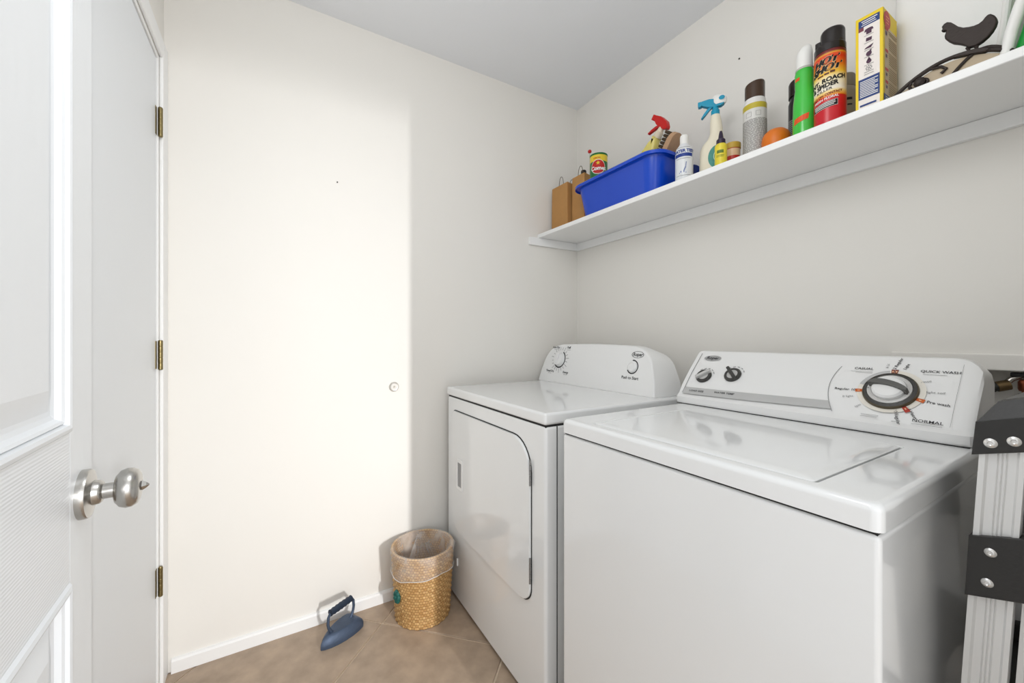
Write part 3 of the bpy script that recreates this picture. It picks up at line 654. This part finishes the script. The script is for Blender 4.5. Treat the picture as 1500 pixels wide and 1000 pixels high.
# --- scouring powder can in the tub
TI = T + .0065
cm = thing('cleanser_can', 'green and yellow scouring powder can reading Comet inside the blue tub', 'can', (.358, -.172, TI), math.radians(34))
r = .0405
obj('can_body', add_lathe(BM(), [(r - .001, 0), (r, .002), (r, .293), (r + .001, .294), (r + .001, .299), (r - .002, .300)], 40), ramp_mat('comet_print', [(0, (14, 110, 46)), (.87, (236, 206, 50)), (.968, (14, 110, 46))], 0, .300), cm)
f = wrap_at(r, .006, .234, 0, .0006)
obj('emblem', ring(f, 0, 0, 0.0, .034, n=36), WHT, cm, False); obj('emblem_disc', ring(wrap_at(r, .006, .234, 0, .0010), 0, 0, 0, .0315, n=36), REDP, cm, False)
bm = BM(); fs = wrap_at(r, .006, .251, 0, .0015)
sp_ = [(.0105 * (1 if k % 2 == 0 else .42) * math.sin(2 * PI * k / 10), .0105 * (1 if k % 2 == 0 else .42) * math.cos(2 * PI * k / 10)) for k in range(10)]
for k in range(10): quad(bm, [fs(0, 0), fs(*sp_[k]), fs(*sp_[(k + 1) % 10])])
obj('star', bm, YEL, cm, False)
wtext('Comet', .025, r, .007, .226, WHT, cm, .0016, bold=.001)
wtext('LEMON', .010, r, 0, .2745, mat('print_orange', (206, 96, 20), .5), cm, .0010, bold=.0004)
# --- red-capped and black-capped bottles whose tops show left of the can
bk = thing('squeeze_bottle', 'black-capped bottle standing in the taller paper bag', 'bottle', (.2268, -.150, T + .005))
obj('bottle_body', add_lathe(BM(), [(.016, 0), (.018, .004), (.018, .225), (.010, .243), (.010, .250)], 24), mat('amber_plastic', (196, 176, 130), .4), bk); obj('cap', add_lathe(BM(), [(.0125, .248), (.0135, .250), (.0135, .280), (.0115, .284)], 24), mat('cap_black', (30, 22, 22), .35), bk)
rb = thing('duster_stick', 'thin rod with a small red knob standing in the taller paper bag', 'stick', (.236, -.118, T + .005))
obj('rod', add_lathe(BM(), [(.0025, 0), (.0025, .380)], 10), mat('rod_white', (214, 208, 196), .5), rb)
bm = BM(); bmesh.ops.create_uvsphere(bm, u_segments=16, v_segments=10, radius=.0095, matrix=Matrix.Translation((0, 0, .384))); obj('knob', bm, REDP, rb)
# --- trigger sprayers
def sprayer_head(par, base, m_head, m_trig, m_neck, s=1.0, cover=None):
    M_ = base
    X = lambda bm: (bmesh.ops.transform(bm, matrix=M_, verts=bm.verts), bm)[1]
    nk = obj('collar', X(add_lathe(BM(), [(.0135 * s, 0), (.014 * s, .002), (.014 * s, .018 * s), (.011 * s, .021 * s), (.009 * s, .034 * s)], 24)), m_neck, par)
    pts = [(-.026, .036), (-.044, .046), (-.048, .054), (-.044, .061), (-.02, .063), (.012, .056), (.026, .044), (.028, .036), (.018, .030), (-.005, .031)]
    bm = BM(); add_prism(bm, [(a * s, b * s) for a, b in pts], lambda x, z: (x, .0085 * s, z), lambda x, z: (x, -.0085 * s, z), .002 * s, 2); obj('spray_head', X(bm), m_head, par)
    tp_ = [(-.012, .040), (-.026, .030), (-.038, .014), (-.046, .002), (-.042, -.001), (-.030, .012), (-.018, .026), (-.006, .033)]
    bm = BM(); add_prism(bm, [(a * s, b * s) for a, b in tp_], lambda x, z: (x, .0055 * s, z), lambda x, z: (x, -.0055 * s, z), .0015 * s, 2); obj('trigger', X(bm), m_trig, par)
    bm = BM(); add_box(bm, -.056 * s, -.044 * s, -.009 * s, .009 * s, .043 * s, .061 * s, .002 * s); obj('nozzle', X(bm), m_trig, par)
TEAL = mat('turquoise_plastic', (18, 148, 182), .35); CREAM = mat('cream_plastic', (238, 224, 190), .35)
REDPL = mat('red_plastic', (200, 24, 20), .35); CLR = mat('clear_yellowish', (228, 214, 190), .25)
# red-trigger bottle leaning in the tub
rs = thing('spray_bottle', 'yellow-labelled spray bottle with a red trigger leaning in the blue tub', 'spray bottle', (.478, -.130, 1.738))
rs.rotation_euler = (0, math.radians(38), 0)
bm = BM(); loft(bm, [[(a, b, z) for a, b in rrect(-w, w, -.022, .022, .018, 5)] for w, z in ((.030, 0), (.034, .004), (.034, .18), (.032, .230), (.024, .262), (.013, .282), (.0115, .292))])
obj('bottle_body', bm, mat('yellow_liquid', (232, 216, 120), .25), rs)
bm = BM(); loft(bm, [[(a, b, z) for a, b in rrect(-w, w, -.0225, .0225, .018, 5)] for w, z in ((.0345, .05), (.0345, .18), (.0325, .228))], cap=False); obj('label_wrap', bm, mat('label_yellow_green', (214, 204, 30), .45, var=.2, vscale=60), rs)
sprayer_head(rs, Matrix.Translation((0, 0, .290)), REDPL, REDPL, CLR, 1.2)
# scrub brush leaning in the tub
br = thing('scrub_brush', 'wooden scrub brush with dark bristles leaning at the right of the blue tub', 'brush', (.603, -.150, 1.724)); br.rotation_euler = (0, math.radians(35), 0)
obj('brush_back', add_prism(BM(), rrect(-.028, .028, 0, .268, .028, 8), lambda y, z: (.028, y, z), lambda y, z: (.004, y, z), .004, 2), mat('brush_wood', (190, 152, 118), .6, var=.15, vscale=40), br)
bm = BM()
for zz in range(19):
    for yy in range(4):
        y, z = -.0165 + yy * .011, .020 + zz * .0132
        if z < .258: add_lathe(bm, [(.0055, 0), (.0064, .015), (.0050, .032)], 6, Matrix.Translation((.0045, y, z)) @ Matrix.Rotation(-PI / 2, 4, 'Y'))
o = obj('bristles', bm, mat('bristle_dark', (70, 54, 36), .8, bump=.6, bscale=400), br, False); o['kind'] = 'stuff'
# --- white bottle with blue print
wt = thing('test_bottle', 'white squeeze bottle with blue lettering right of the blue tub', 'bottle', (.838, -.205, T), math.radians(30)); r = .0305
obj('bottle_body', add_lathe(BM(), [(r - .003, 0), (r, .003), (r, .124), (r - .004, .136), (.016, .149), (.0135, .153)], 36), mat('bottle_white', (226, 228, 230), .3), wt)
obj('cap', add_lathe(BM(), [(.0145, .151), (.0145, .178), (.0125, .184), (.011, .185)], 28), WPL, wt)
wtext('WATER TEST', .0145, r, .0, .118, BLU, wt, bold=.0007); strips([(-.034, .034, .098, .110)], cyl_fn(r), BLU, wt, 'blue_band', 12); strips([(-.024, .024, .1305, .1318), (-.026, .026, .0905, .092), (-.026, .026, .0295, .031)], cyl_fn(r), INKG, wt, sub=8)
bm = BM(); f = cyl_fn(r, 0, .0006)
for p, q, w in (((-.010, .044), (.004, .044), .003), ((.002, .046), (.008, .060), .002), ((.008, .060), (.010, .078), .0014), ((-.014, .040), (.010, .040), .0022)):
    d = Vector((q[0] - p[0], q[1] - p[1])).normalized(); nn = Vector((-d.y, d.x)) * w
    quad(bm, [f(p[0] + nn.x, p[1] + nn.y), f(q[0] + nn.x, q[1] + nn.y), f(q[0] - nn.x, q[1] - nn.y), f(p[0] - nn.x, p[1] - nn.y)])
obj('printed_figure', bm, mat('print_blue_grey', (120, 132, 176), .5), wt, False)
# --- blue-lidded jar lying behind
bc = thing('round_container', 'small round white container with a dark blue end behind the white bottle', 'container', (.817, -.122, T))
mr_ = Matrix.Translation((0, 0, .0515)) @ Matrix.Rotation(PI / 2, 4, 'X')
obj('container_body', add_lathe(BM(), [(.048, -.03), (.0512, -.028), (.0512, .012), (.048, .014)], 32, mr_), WPL, bc); obj('blue_end', add_lathe(BM(), [(.0475, .0142), (.0475, .019), (.042, .022), (.02, .020)], 32, mr_), mat('navy_plastic', (26, 48, 116), .3), bc)
# --- cream spray bottle with a turquoise trigger
cs = thing('spray_bottle', 'cream spray bottle with a turquoise trigger near the middle of the shelf', 'spray bottle', (.913, -.150, T), math.radians(28))
def ell(w, d, z, cx=0): return [(cx + w * math.cos(2 * PI * k / 28), d * math.sin(2 * PI * k / 28), z) for k in range(28)]
bm = BM(); loft(bm, [ell(.040, .026, 0), ell(.043, .029, .004), ell(.043, .030, .075), ell(.041, .030, .115), ell(.036, .028, .135, .004), ell(.027, .024, .150, .010), ell(.021, .020, .170, .012), ell(.0205, .0195, .185, .012), ell(.019, .018, .205, .011), ell(.0165, .016, .225, .010), ell(.0145, .0145, .236, .009)])
obj('bottle_body', bm, mat('cream_bottle', (236, 228, 206), .35), cs, True, ang=60)
def csf(u, v):
    a = u / .033 - PI / 2 + .12; k = .0302 if v < .115 else .0292
    return Vector((.0437 * math.cos(a), .0307 * math.sin(a), v))
obj('oval_label', ring(csf, .012, .078, 0, .042, n=30, ex=.60), mat('label_teal', (62, 142, 132), .45, var=.3, vscale=70), cs, False)
bm = ring(lambda u, v: csf(u, v) * 1.004, .012, .080, .018, .021, n=24, ex=.6); obj('label_ring', bm, mat('label_pale', (190, 220, 200), .5), cs, False)
strips([(.004, .022, .074, .078), (.006, .020, .086, .089), (.006, .020, .064, .067)], lambda u, v: csf(u, v) * 1.005, WHT, cs, 'label_lines', 4)
sprayer_head(cs, Matrix.Translation((.009, 0, .234)), TEAL, TEAL, TEAL, 1.0)
bm = BM(); loft(bm, [ell(.020, .010, .272, .022), ell(.0235, .0125, .280, .022), ell(.0235, .013, .290, .022), ell(.019, .011, .301, .018), ell(.009, .006, .306, .014)]); obj('head_cover', bm, WPL, cs, True, ang=60)
obj('cover_badge', ring(lambda u, v: (.030 + u, -.0136, .288 + v), 0, 0, 0, .0075, n=20, ex=1.25), TEAL, cs, False)
# --- little yellow bottle, little jar
yb = thing('oil_bottle', 'tiny yellow bottle with a pointed dark cap in front of the cream spray bottle', 'bottle', (.990, -.226, T), math.radians(25)); r = .0185
obj('bottle_body', add_lathe(BM(), [(r - .001, 0), (r, .002), (r, .078), (r - .002, .082), (.012, .086)], 30), mat('yellow_label', (228, 208, 62), .4, var=.12, vscale=90), yb)
obj('pointed_cap', add_lathe(BM(), [(.0135, .084), (.014, .086), (.0135, .098), (.008, .104), (.006, .118), (.0035, .128)], 24), mat('cap_purple_black', (44, 32, 56), .4), yb)
strips([(-.010, .010, .050, .060), (-.012, .012, .042, .0435), (-.012, .012, .038, .0392)], cyl_fn(r), mat('print_green', (96, 120, 40), .5), yb, sub=6)
jr = thing('small_jar', 'small red jar with a yellow lid right of the tiny yellow bottle', 'jar', (.985, -.150, T)); r = .0235
obj('jar_body', add_lathe(BM(), [(r - .002, 0), (r, .003), (r, .085), (r - .002, .088)], 30), ramp_mat('jar_print', [(0, (190, 40, 28)), (.68, (226, 190, 150)), (.95, (200, 60, 40))], 0, .088), jr); obj('lid', add_lathe(BM(), [(r + .001, .086), (r + .002, .088), (r + .002, .104), (r, .106)], 30), mat('lid_ochre', (196, 160, 60), .45), jr)
# --- aerosol cans
def aerosol(name, label, loc, rz, r, hb, hcap, body, capm, capr=.86, slant=.004):
    a = thing(name, label, 'spray can', loc, rz)
    obj('can_body', add_lathe(BM(), [(r - .002, 0), (r, .002), (r, hb - .020), (r - .003, hb - .010), (r * .88, hb - .001), (r * .86, hb)], 40), body, a)
    bm = BM(); rc = r * capr; n = 36
    rings = [[(rc * math.cos(2 * PI * k / n), rc * math.sin(2 * PI * k / n), hb) for k in range(n)], [(rc * math.cos(2 * PI * k / n), rc * math.sin(2 * PI * k / n), hb + hcap - .004 + slant * math.cos(2 * PI * k / n)) for k in range(n)], [(rc * .95 * math.cos(2 * PI * k / n), rc * .95 * math.sin(2 * PI * k / n), hb + hcap + slant * math.cos(2 * PI * k / n)) for k in range(n)]]
    loft(bm, rings); obj('cap', bm, capm, a, True, ang=50); return a
BROWN = mat('cap_brown', (66, 46, 30), .25)
a1 = aerosol('aerosol_can', 'white aerosol can with a brown cap and grey printed text', (1.066, -.165, T), math.radians(22), .0335, .208, .052, ramp_mat('aero_print', [(0, (214, 212, 208)), (.82, (190, 172, 48)), (.905, (226, 224, 220))], 0, .208), BROWN, .84)
rows = []; random.seed(3)
for k in range(34):
    v = .020 + k * .0035; x = -.040
    while x < .050:
        w = random.uniform(.004, .013); rows.append((x, min(.052, x + w), v, v + .0019)); x += w + .0016
strips(rows, cyl_fn(.0335), mat('print_grey', (140, 137, 134), .6), a1, 'text_block', 3)
strips([(-.022, -.006, .146, .1465), (-.022, -.006, .160, .1605), (.006, .020, .146, .1465), (.006, .020, .160, .1605), (-.022, -.0215, .146, .160), (-.0065, -.006, .146, .160), (.006, .0065, .146, .160), (.0195, .020, .146, .160), (-.030, -.008, .008, .015), (-.005, .006, .008, .015)], cyl_fn(.0335), INK, a1, 'boxed_symbols', 3)
og = thing('orange_tub', 'orange plastic container with a domed top between two spray cans', 'container', (1.134, -.175, T)); r = .0375
obj('dome', add_lathe(BM(), [(r * .86, 0), (r * .95, .012), (r, .034), (r * 1.02, .048), (r * .98, .060), (r * .86, .070), (r * .60, .079), (r * .25, .083), (.002, .0835)], 40), mat('orange_plastic', (222, 116, 22), .4), og, True, ang=60)
a2 = aerosol('aerosol_can', 'black aerosol can half hidden behind the green spray bottle', (1.172, -.105, T), 0, .033, .185, .048, mat('can_black', (38, 36, 38), .3), mat('cap_dark', (34, 26, 22), .3), .98, .004)
rows = [(-.030, .030, .03 + k * .006, .033 + k * .006) for k in range(14)]
strips(rows, cyl_fn(.033), INKG, a2, 'text_block', 8)
gb = thing('spray_bottle', 'bright green slim bottle with a white nozzle top left of the red can', 'spray bottle', (1.2265, -.215, T), math.radians(20))
GP = mat('green_plastic', (62, 190, 64), .25, coat=.3)
obj('bottle_body', add_lathe(BM(), [(.0255, 0), (.0275, .003), (.0275, .060), (.0262, .100), (.0235, .130), (.0215, .145), (.0220, .150), (.0225, .185), (.0205, .194), (.019, .196)], 36), GP, gb)
obj('collar', add_lathe(BM(), [(.0212, .194), (.0216, .196), (.0216, .198), (.020, .2)], 30), mat('collar_grey', (190, 190, 182), .4), gb)
bm = BM(); loft(bm, [ell(.0195, .0195, .198), ell(.0192, .0192, .232), ell(.0180, .0170, .246, .001), ell(.0130, .0125, .258, .004), ell(.0060, .007, .263, .007)]); obj('nozzle_cap', bm, WPL, gb, True, ang=60)
OR2 = mat('print_orange_red', (222, 84, 26), .45)
f = cyl_fn(.0277, 0, .0006); bm = BM()
for k in range(6):
    a_, b_ = -.026 + k * .006, -.026 + (k + 1) * .006; g_ = lambda x: (x + .026) * .25
    quad(bm, [f(a_, .040 + g_(a_)), f(b_, .040 + g_(b_)), f(b_ + .002, .056 + g_(b_)), f(a_ + .002, .056 + g_(a_))])
obj('orange_flash', bm, OR2, gb, False); strips([(-.024, -.010, .163, .172)], cyl_fn(.0225), OR2, gb, 'orange_flash', 4)
# --- insect spray
hs = thing('insect_spray', 'red and yellow insect spray can lettered HOT SHOT with a black cap', 'spray can', (1.289, -.222, T), math.radians(0)); r = .0345
obj('can_body', add_lathe(BM(), [(r - .002, 0), (r, .002), (r, .192), (r - .001, .196), (r * .93, .205)], 44),
    ramp_mat('hot_print', [(0, (196, 18, 36)), (.375, (206, 26, 36)), (.385, (240, 150, 40)), (.435, (246, 214, 130)), (.47, (246, 238, 224)), (.60, (246, 232, 190)), (.68, (244, 196, 60)), (.78, (238, 120, 34)), (.88, (222, 50, 28)), (.925, (226, 90, 30)), (.93, (240, 170, 50)), (.955, (120, 24, 24)), (1, (90, 20, 22))], 0, .200, .3, 'LINEAR'), hs)
CAPB = mat('cap_glossy_black', (32, 26, 24), .22)
cp = obj('cap', add_lathe(BM(), [(r * .98, .198), (r * .98, .215), (r * .95, .218), (.012, .219)], 40), CAPB, hs)
bm = BM(); n = 40
def lobe(rr, z): return [(.006 + rr * math.cos(2 * PI * k / n), rr * math.sin(2 * PI * k / n), z) for k in range(n)]
loft(bm, [lobe(.0265, .214), lobe(.0262, .250), lobe(.0256, .2545), lobe(.0238, .2585), lobe(.0205, .2605)]); obj('cap_tower', bm, CAPB, cp, True, ang=40)
bm = BM(); loft(bm, [[(a, b, z) for a, b in rrect(-.031, -.014, -.012, .012, .006, 4)] for z in (.214, .238, .241)]); obj('cap_spout', bm, CAPB, cp, True, ang=40)
A0 = math.radians(4)
def hw(s, size, u, v, m, **k): return text(s, size, wrap_at(r, u, v, A0, .0008, .12), m, hs, **k)
for t_, v_ in (('HOT', .168), ('SHOT', .1485)):
    text(t_, .0215, wrap_at(r, -.0010, v_, A0, .0005, .12), mat('print_cream', (250, 236, 180), .5), hs, bold=.0022, shear=.25, xs=1.15)
hw('HOT', .0215, -.0010, .168, BLKP, bold=.0016, shear=.25, xs=1.15); hw('SHOT', .0215, -.0010, .1485, BLKP, bold=.0016, shear=.25, xs=1.15)
hw('HOT', .0210, -.0002, .1684, WHT, bold=-.0002, shear=.25, xs=1.15) if False else None
strips([(-.018, -.004, .1315, .135), (-.002, .008, .1325, .137), (.010, .020, .1345, .140)], wrap_at(r, 0, 0, A0, .0009), mat('print_bug', (92, 50, 30), .5), hs, 'printed_insects', 3)
hw('ANT, ROACH', .0150, .000, .118, BLKP, bold=.0007); hw('& SPIDER', .0150, -.003, .1040, BLKP, bold=.0007); hw('KILLER', .0090, -.003, .0925, BLKP, bold=.0001, xs=1.3)
hw('KILLS ON CONTACT', .0078, .0, .0805, mat('print_maroon', (120, 20, 20), .5), bold=.0003); hw('FRESH FLORAL', .0085, .0, .0700, WHT, bold=.0002)
fb = wrap_at(r, 0, 0, A0, .0009, .12)
strips([(-.030, .026, .046, .062)], fb, WHT, hs, 'banner_edge', 8); strips([(-.0292, .0252, .0468, .0612)], wrap_at(r, 0, 0, A0, .0013, .12), BLKP, hs, 'banner', 8)
strips([(-.026, .020, .0575, .0592), (-.026, .021, .0535, .0552), (-.024, .018, .0495, .0512)], wrap_at(r, 0, 0, A0, .0017, .12), WHT, hs, 'banner_text', 8)
bh = aerosol('aerosol_can', 'pale can mostly hidden behind the HOT SHOT can', (1.268, -.085, T), 0, .033, .16, .035, mat('can_beige', (196, 188, 172), .35), mat('cap_grey', (170, 164, 150), .4), .9, 0)
strips([(.020, .034, .115, .122), (.022, .034, .100, .104), (.018, .034, .02, .028)], cyl_fn(.033), INK, bh, sub=3)
# --- detergent box
BXY = mat('carton_yellow', (236, 204, 34), .5)
bx0, bx1, by0, by1, bz = 1.350, 1.4025, -.2420, -.150, .2405
db = thing('detergent_box', 'tall yellow detergent carton with blue and white panels between can and hen', 'box', ((bx0 + bx1) / 2, (by0 + by1) / 2, T), abs_world=True)
BO = Vector(((bx0 + bx1) / 2, (by0 + by1) / 2, T))
bxo = obj('carton', add_box(BM(), bx0, bx1, by0, by1, T, T + bz, .0006, 1), BXY, db, False, True)
ff = lambda u, v, o=.0004: Vector((bx0 + u, by0 - o, T + v)) - BO          # front face
fs_ = lambda u, v, o=.0004: Vector((bx1 + o, by0 + u, T + v)) - BO          # right face
w = bx1 - bx0; d = by1 - by0
PALE = mat('panel_white', (240, 232, 226), .5); TAN = mat('panel_tan', (200, 176, 140), .5); NAVY = mat('panel_navy', (30, 58, 120), .5); PLUM = mat('icon_plum', (74, 40, 66), .5)
strips([(.006, w - .006, .012, .232)], ff, PALE, db, 'front_panel'); strips([(.006, w - .006, .214, .232)], lambda u, v: ff(u, v, .0008), NAVY, db, 'header'); strips([(.006, .016, .205, .214)], lambda u, v: ff(u, v, .0008), mat('header_maroon', (120, 56, 70), .5), db, 'header')
strips([(.006, w - .006, .036, .086)], lambda u, v: ff(u, v, .0008), NAVY, db, 'blue_panel')
rows = [(.012, w - .010, .2265, .2285), (.014, w - .014, .2215, .2235), (.012, w - .012, .2170, .2185)] + [(.009, w - .009 - (.006 if k % 3 == 2 else 0), .041 + k * .0041, .0428 + k * .0041) for k in range(10)]
strips(rows, lambda u, v: ff(u, v, .0012), WHT, db, 'panel_text'); strips([(.009, w - .012, .018, .0225)], lambda u, v: ff(u, v, .0012), NAVY, db, 'panel_text')
ic = lambda u, v: ff(u, v, .0012); cxi = w / 2; bm = BM()
def poly(bm, pts, fn): bm.faces.new([bm.verts.new(fn(*p)) for p in pts])
poly(bm, [(cxi - .005, .192), (cxi - .005, .199), (cxi - .009, .199), (cxi - .007, .205), (cxi - .003, .206), (cxi + .003, .206), (cxi + .007, .205), (cxi + .009, .199), (cxi + .005, .199), (cxi + .005, .192)], ic)
poly(bm, [(cxi - .006, .175), (cxi + .005, .174), (cxi + .006, .182), (cxi - .005, .183)], ic); poly(bm, [(cxi - .009, .157), (cxi + .004, .156), (cxi + .009, .164), (cxi - .006, .160)], ic)
for k, (a_, b_, zc) in enumerate(((.0055, .0060, .143), (.0050, .0050, .124))):
    poly(bm, [(cxi + a_ * math.cos(2 * PI * q / 14), zc + b_ * math.sin(2 * PI * q / 14)) for q in range(14)], ic)
poly(bm, [(cxi - .004, .127), (cxi + .004, .127), (cxi, .135)], ic); poly(bm, [(cxi + .001, .147), (cxi + .0045, .147), (cxi + .005, .152), (cxi + .002, .151)], ic)
obj('stain_icons', bm, PLUM, db, False)
bm = ring(ic, cxi, .108, .0010, .0022, n=12)
for k in range(8):
    t = k * PI / 4; poly(bm, [(cxi + .0052 * math.cos(t) + .0014 * math.cos(q * PI / 3), .108 + .0052 * math.sin(t) + .0014 * math.sin(q * PI / 3)) for q in range(6)], ic)
obj('flower_icon', bm, mat('icon_grey', (110, 110, 116), .5), db, False)
strips([(cxi - .009, cxi + .009, z, z + .0011) for z in (.1885, .1705, .1525, .1355, .1160, .0990, .0935)], ic, INKG, db, 'icon_captions')
strips([(.010, d - .002, .012, .200)], fs_, TAN, db, 'side_panel'); strips([(.004, d - .004, .014, .034)], lambda u, v: fs_(u, v, .0008), NAVY, db, 'side_footer')
fs1 = lambda u, v: fs_(u, v, .0009)
strips([(.010, .030, .190, .197), (.012, .030, .137, .144), (.012, .032, .092, .099), (.013, .030, .062, .069)], fs1, REDP, db, 'red_tabs'); strips([(.014, .024, .178, .187), (.015, .024, .124, .132), (.016, .025, .080, .087), (.017, .026, .050, .057)], fs1, PLUM, db, 'side_icons')
strips([(.036, d - .006, .040 + k * .0052, .0418 + k * .0052) for k in range(30) if k % 7 != 6], fs1, mat('print_brown', (150, 124, 92), .6), db, 'side_text')
strips([(.012, d - .012, .0175 + k * .005, .0193 + k * .005) for k in range(3)], lambda u, v: fs_(u, v, .0012), WHT, db, 'side_text')
obj('red_seal', ring(fs1, .024, .216, 0, .021, n=28, ex=1.0), REDP, db, False); strips([(.014, .034, .220, .2235), (.014, .034, .213, .2165), (.016, .032, .206, .209)], lambda u, v: fs_(u, v, .0013), mat('seal_text', (240, 150, 110), .5), db, 'seal_text')
# --- cast iron hen on an arched stand
hn = thing('hen_stand', 'black cast iron hen perched on a low arched scrollwork stand', 'ornament', (1.512, -.246, T))
HI = mat('hen_iron', (50, 42, 38), .5, .4, bump=.4, bscale=250)
arc = lambda t, e=0: (-.092 + .184 * t, (.043 + e) * math.sin(PI * t) ** .80)
bm = BM(); top = [arc(k / 28) for k in range(29)]
add_prism(bm, [(x * .97, z * .93) for x, z in top], lambda x, z: (x, .010, z + .0005), lambda x, z: (x, .002, z + .0005)); obj('tan_plate', bm, mat('stand_tan', (190, 172, 146), .6, var=.1), hn, False)
obj('arch_rim', add_tube(BM(), [(x, 0, z + .0042) for x, z in top], .0042, 10), HI, hn)
bm = BM(); add_tube(bm, [(x * .98, 0, .010 + .030 * math.sin(PI * (k / 14))) for k, x in enumerate([.005 + .085 * q / 14 for q in range(15)])], .0032, 8)
obj('scroll', bm, HI, hn)
sc = []
for k in range(26):
    a = k * .42; q = .016 - .00055 * k; sc.append((-.045 + q * math.cos(a + 2.4) * 1.15, -.001, .0185 + q * .75 * math.sin(a + 2.4)))
obj('scroll', add_tube(BM(), sc, .0030, 8), HI, hn)
obj('scroll', add_tube(BM(), [(-.048, -.001, .033), (-.030, -.001, .040), (-.012, -.001, .037), (-.004, -.001, .028), (-.012, -.001, .022)], .0030, 8), HI, hn)
obj('rosette', add_lathe(BM(), [(.010, -.002), (.010, .003), (.006, .006), (.002, .0065)], 20, Matrix.Translation((-.045, -.003, .020)) @ Matrix.Rotation(PI / 2, 4, 'X')), HI, hn)
hz = .050
hp = [(-0.0105, 0.1183), (-0.0075, 0.1222), (-0.0028, 0.1233), (0.0026, 0.1193), (0.0073, 0.1122), (0.0132, 0.103), (0.021, 0.0954), (0.0287, 0.0916), (0.0363, 0.089), (0.0437, 0.0888), (0.0492, 0.0916), (0.0529, 0.0965), (0.0559, 0.0991), (0.0589, 0.0983), (0.0636, 0.0923), (0.0665, 0.0853), (0.0675, 0.0783), (0.066, 0.0702), (0.0618, 0.0619), (0.0559, 0.0547), (0.0486, 0.0495), (0.0425, 0.0470), (0.0381, 0.0462), (0.0331, 0.0475), (0.0300, 0.0480), (0.0268, 0.0505), (0.0239, 0.0560), (0.0158, 0.0640), (0.0066, 0.0712), (-0.0001, 0.0799), (-0.0055, 0.0893), (-0.0062, 0.0956), (-0.0048, 0.1007), (-0.0041, 0.1071), (-0.0075, 0.1103), (-0.011, 0.11), (-0.0093, 0.1135)]
bm = BM(); cxh, czh = .032, .080
def hl(k, y): return [(cxh + (x - cxh) * k, y, czh + (z - czh) * k) for x, z in hp]
bmesh.ops.translate(loft(bm, [hl(.93, -.0060), hl(.98, -.0050), hl(1, -.003), hl(1, .003), hl(.98, .0050), hl(.93, .0060)]), verts=bm.verts, vec=(0, 0, .003)); obj('hen_body', bm, HI, hn, True, ang=25)
for x, z in ((.0285, .046), (.0395, .0425)): obj('hen_leg', add_tube(BM(), [(x - .001, 0, z + .009), (x, 0, z + .002), (x + .001, 0, z - .004)], [.0045, .0022, .0020], 8), HI, hn)
bm = BM(); add_prism(bm, [(.006, .0440), (.0175, .0470), (.0223, .0475), (.0363, .0440), (.0462, .0410), (.0530, .0370), (.0590, .0310), (.0500, .0300), (.026, .0385)], lambda x, z: (x, .006, z), lambda x, z: (x, -.006, z), .001, 1); obj('perch', bm, HI, hn, False)
# --- paper goods in white wrap, green packet at the right end
WRAP = mat('white_wrap', (240, 239, 236), .4, bump=.2, bscale=18)
pk = thing('paper_towel_pack', 'large white wrapped pack of paper goods behind the iron hen', 'package', (1.4925, -.078, T))
bm = BM(); loft(bm, [[(a, b, z) for a, b in rrect(-hx_, hx_, -hy_, hy_, .03, 6)] for hx_, hy_, z in ((.092, .058, 0), (.099, .064, .012), (.102, .067, .10), (.102, .067, .22), (.100, .066, .36), (.094, .06, .385), (.07, .04, .392))]); obj('pack_body', bm, WRAP, pk, True, ang=60)
for k, (x0, x1) in enumerate(((.070, .098),)):
    obj('wrap_fold', add_tube(BM(), [(.070, -.068, .008), (.074, -.070, .05), (.082, -.069, .12), (.088, -.067, .20), (.096, -.060, .30)], [.010, .008, .007, .007, .004], 10), WRAP, pk)
gk = thing('green_packet', 'bright green plastic packet with a white edge at the right end of the shelf', 'packet', (1.660, -.185, T), 0)
bm = BM(); lean = .40
loft(bm, [[(a + lean * z * .55, b, z) for a, b in rrect(-hx_, hx_, -hy_, hy_, .02, 5)] for hx_, hy_, z in ((.062, .050, 0), (.066, .062, .012), (.064, .064, .08), (.052, .058, .16), (.040, .048, .20), (.030, .040, .21))])
obj('packet_body', bm, mat('green_film', (24, 158, 62), .35, coat=.2), gk, True, ang=60)
obj('white_edge', add_tube(BM(), [(-.071, -.058, .009), (-.064, -.060, .05), (-.054, -.060, .09), (-.043, -.058, .13), (-.028, -.052, .18)], [.0085, .0095, .0095, .0090, .006], 12), WRAP, gk)
# --- two nails left in the walls
for nm, lo, rot, lb in (('nail', (0, -1.268, 1.773), ('Y', PI / 2), 'tiny nail in the bright far wall'), ('nail', (.985 - .06, 0, 2.18), ('X', PI / 2), 'tiny nail high in the wall above the shelf')):
    bm = add_lathe(BM(), [(.0016, -.004), (.0016, .002), (.0030, .002), (.0030, .0032)], 10, Matrix.Rotation(rot[1], 4, rot[0])); o = obj('nail', bm, mat('nail_dark', (70, 66, 62), .5, .6)); o.location = lo; tag(o, lb, 'nail')
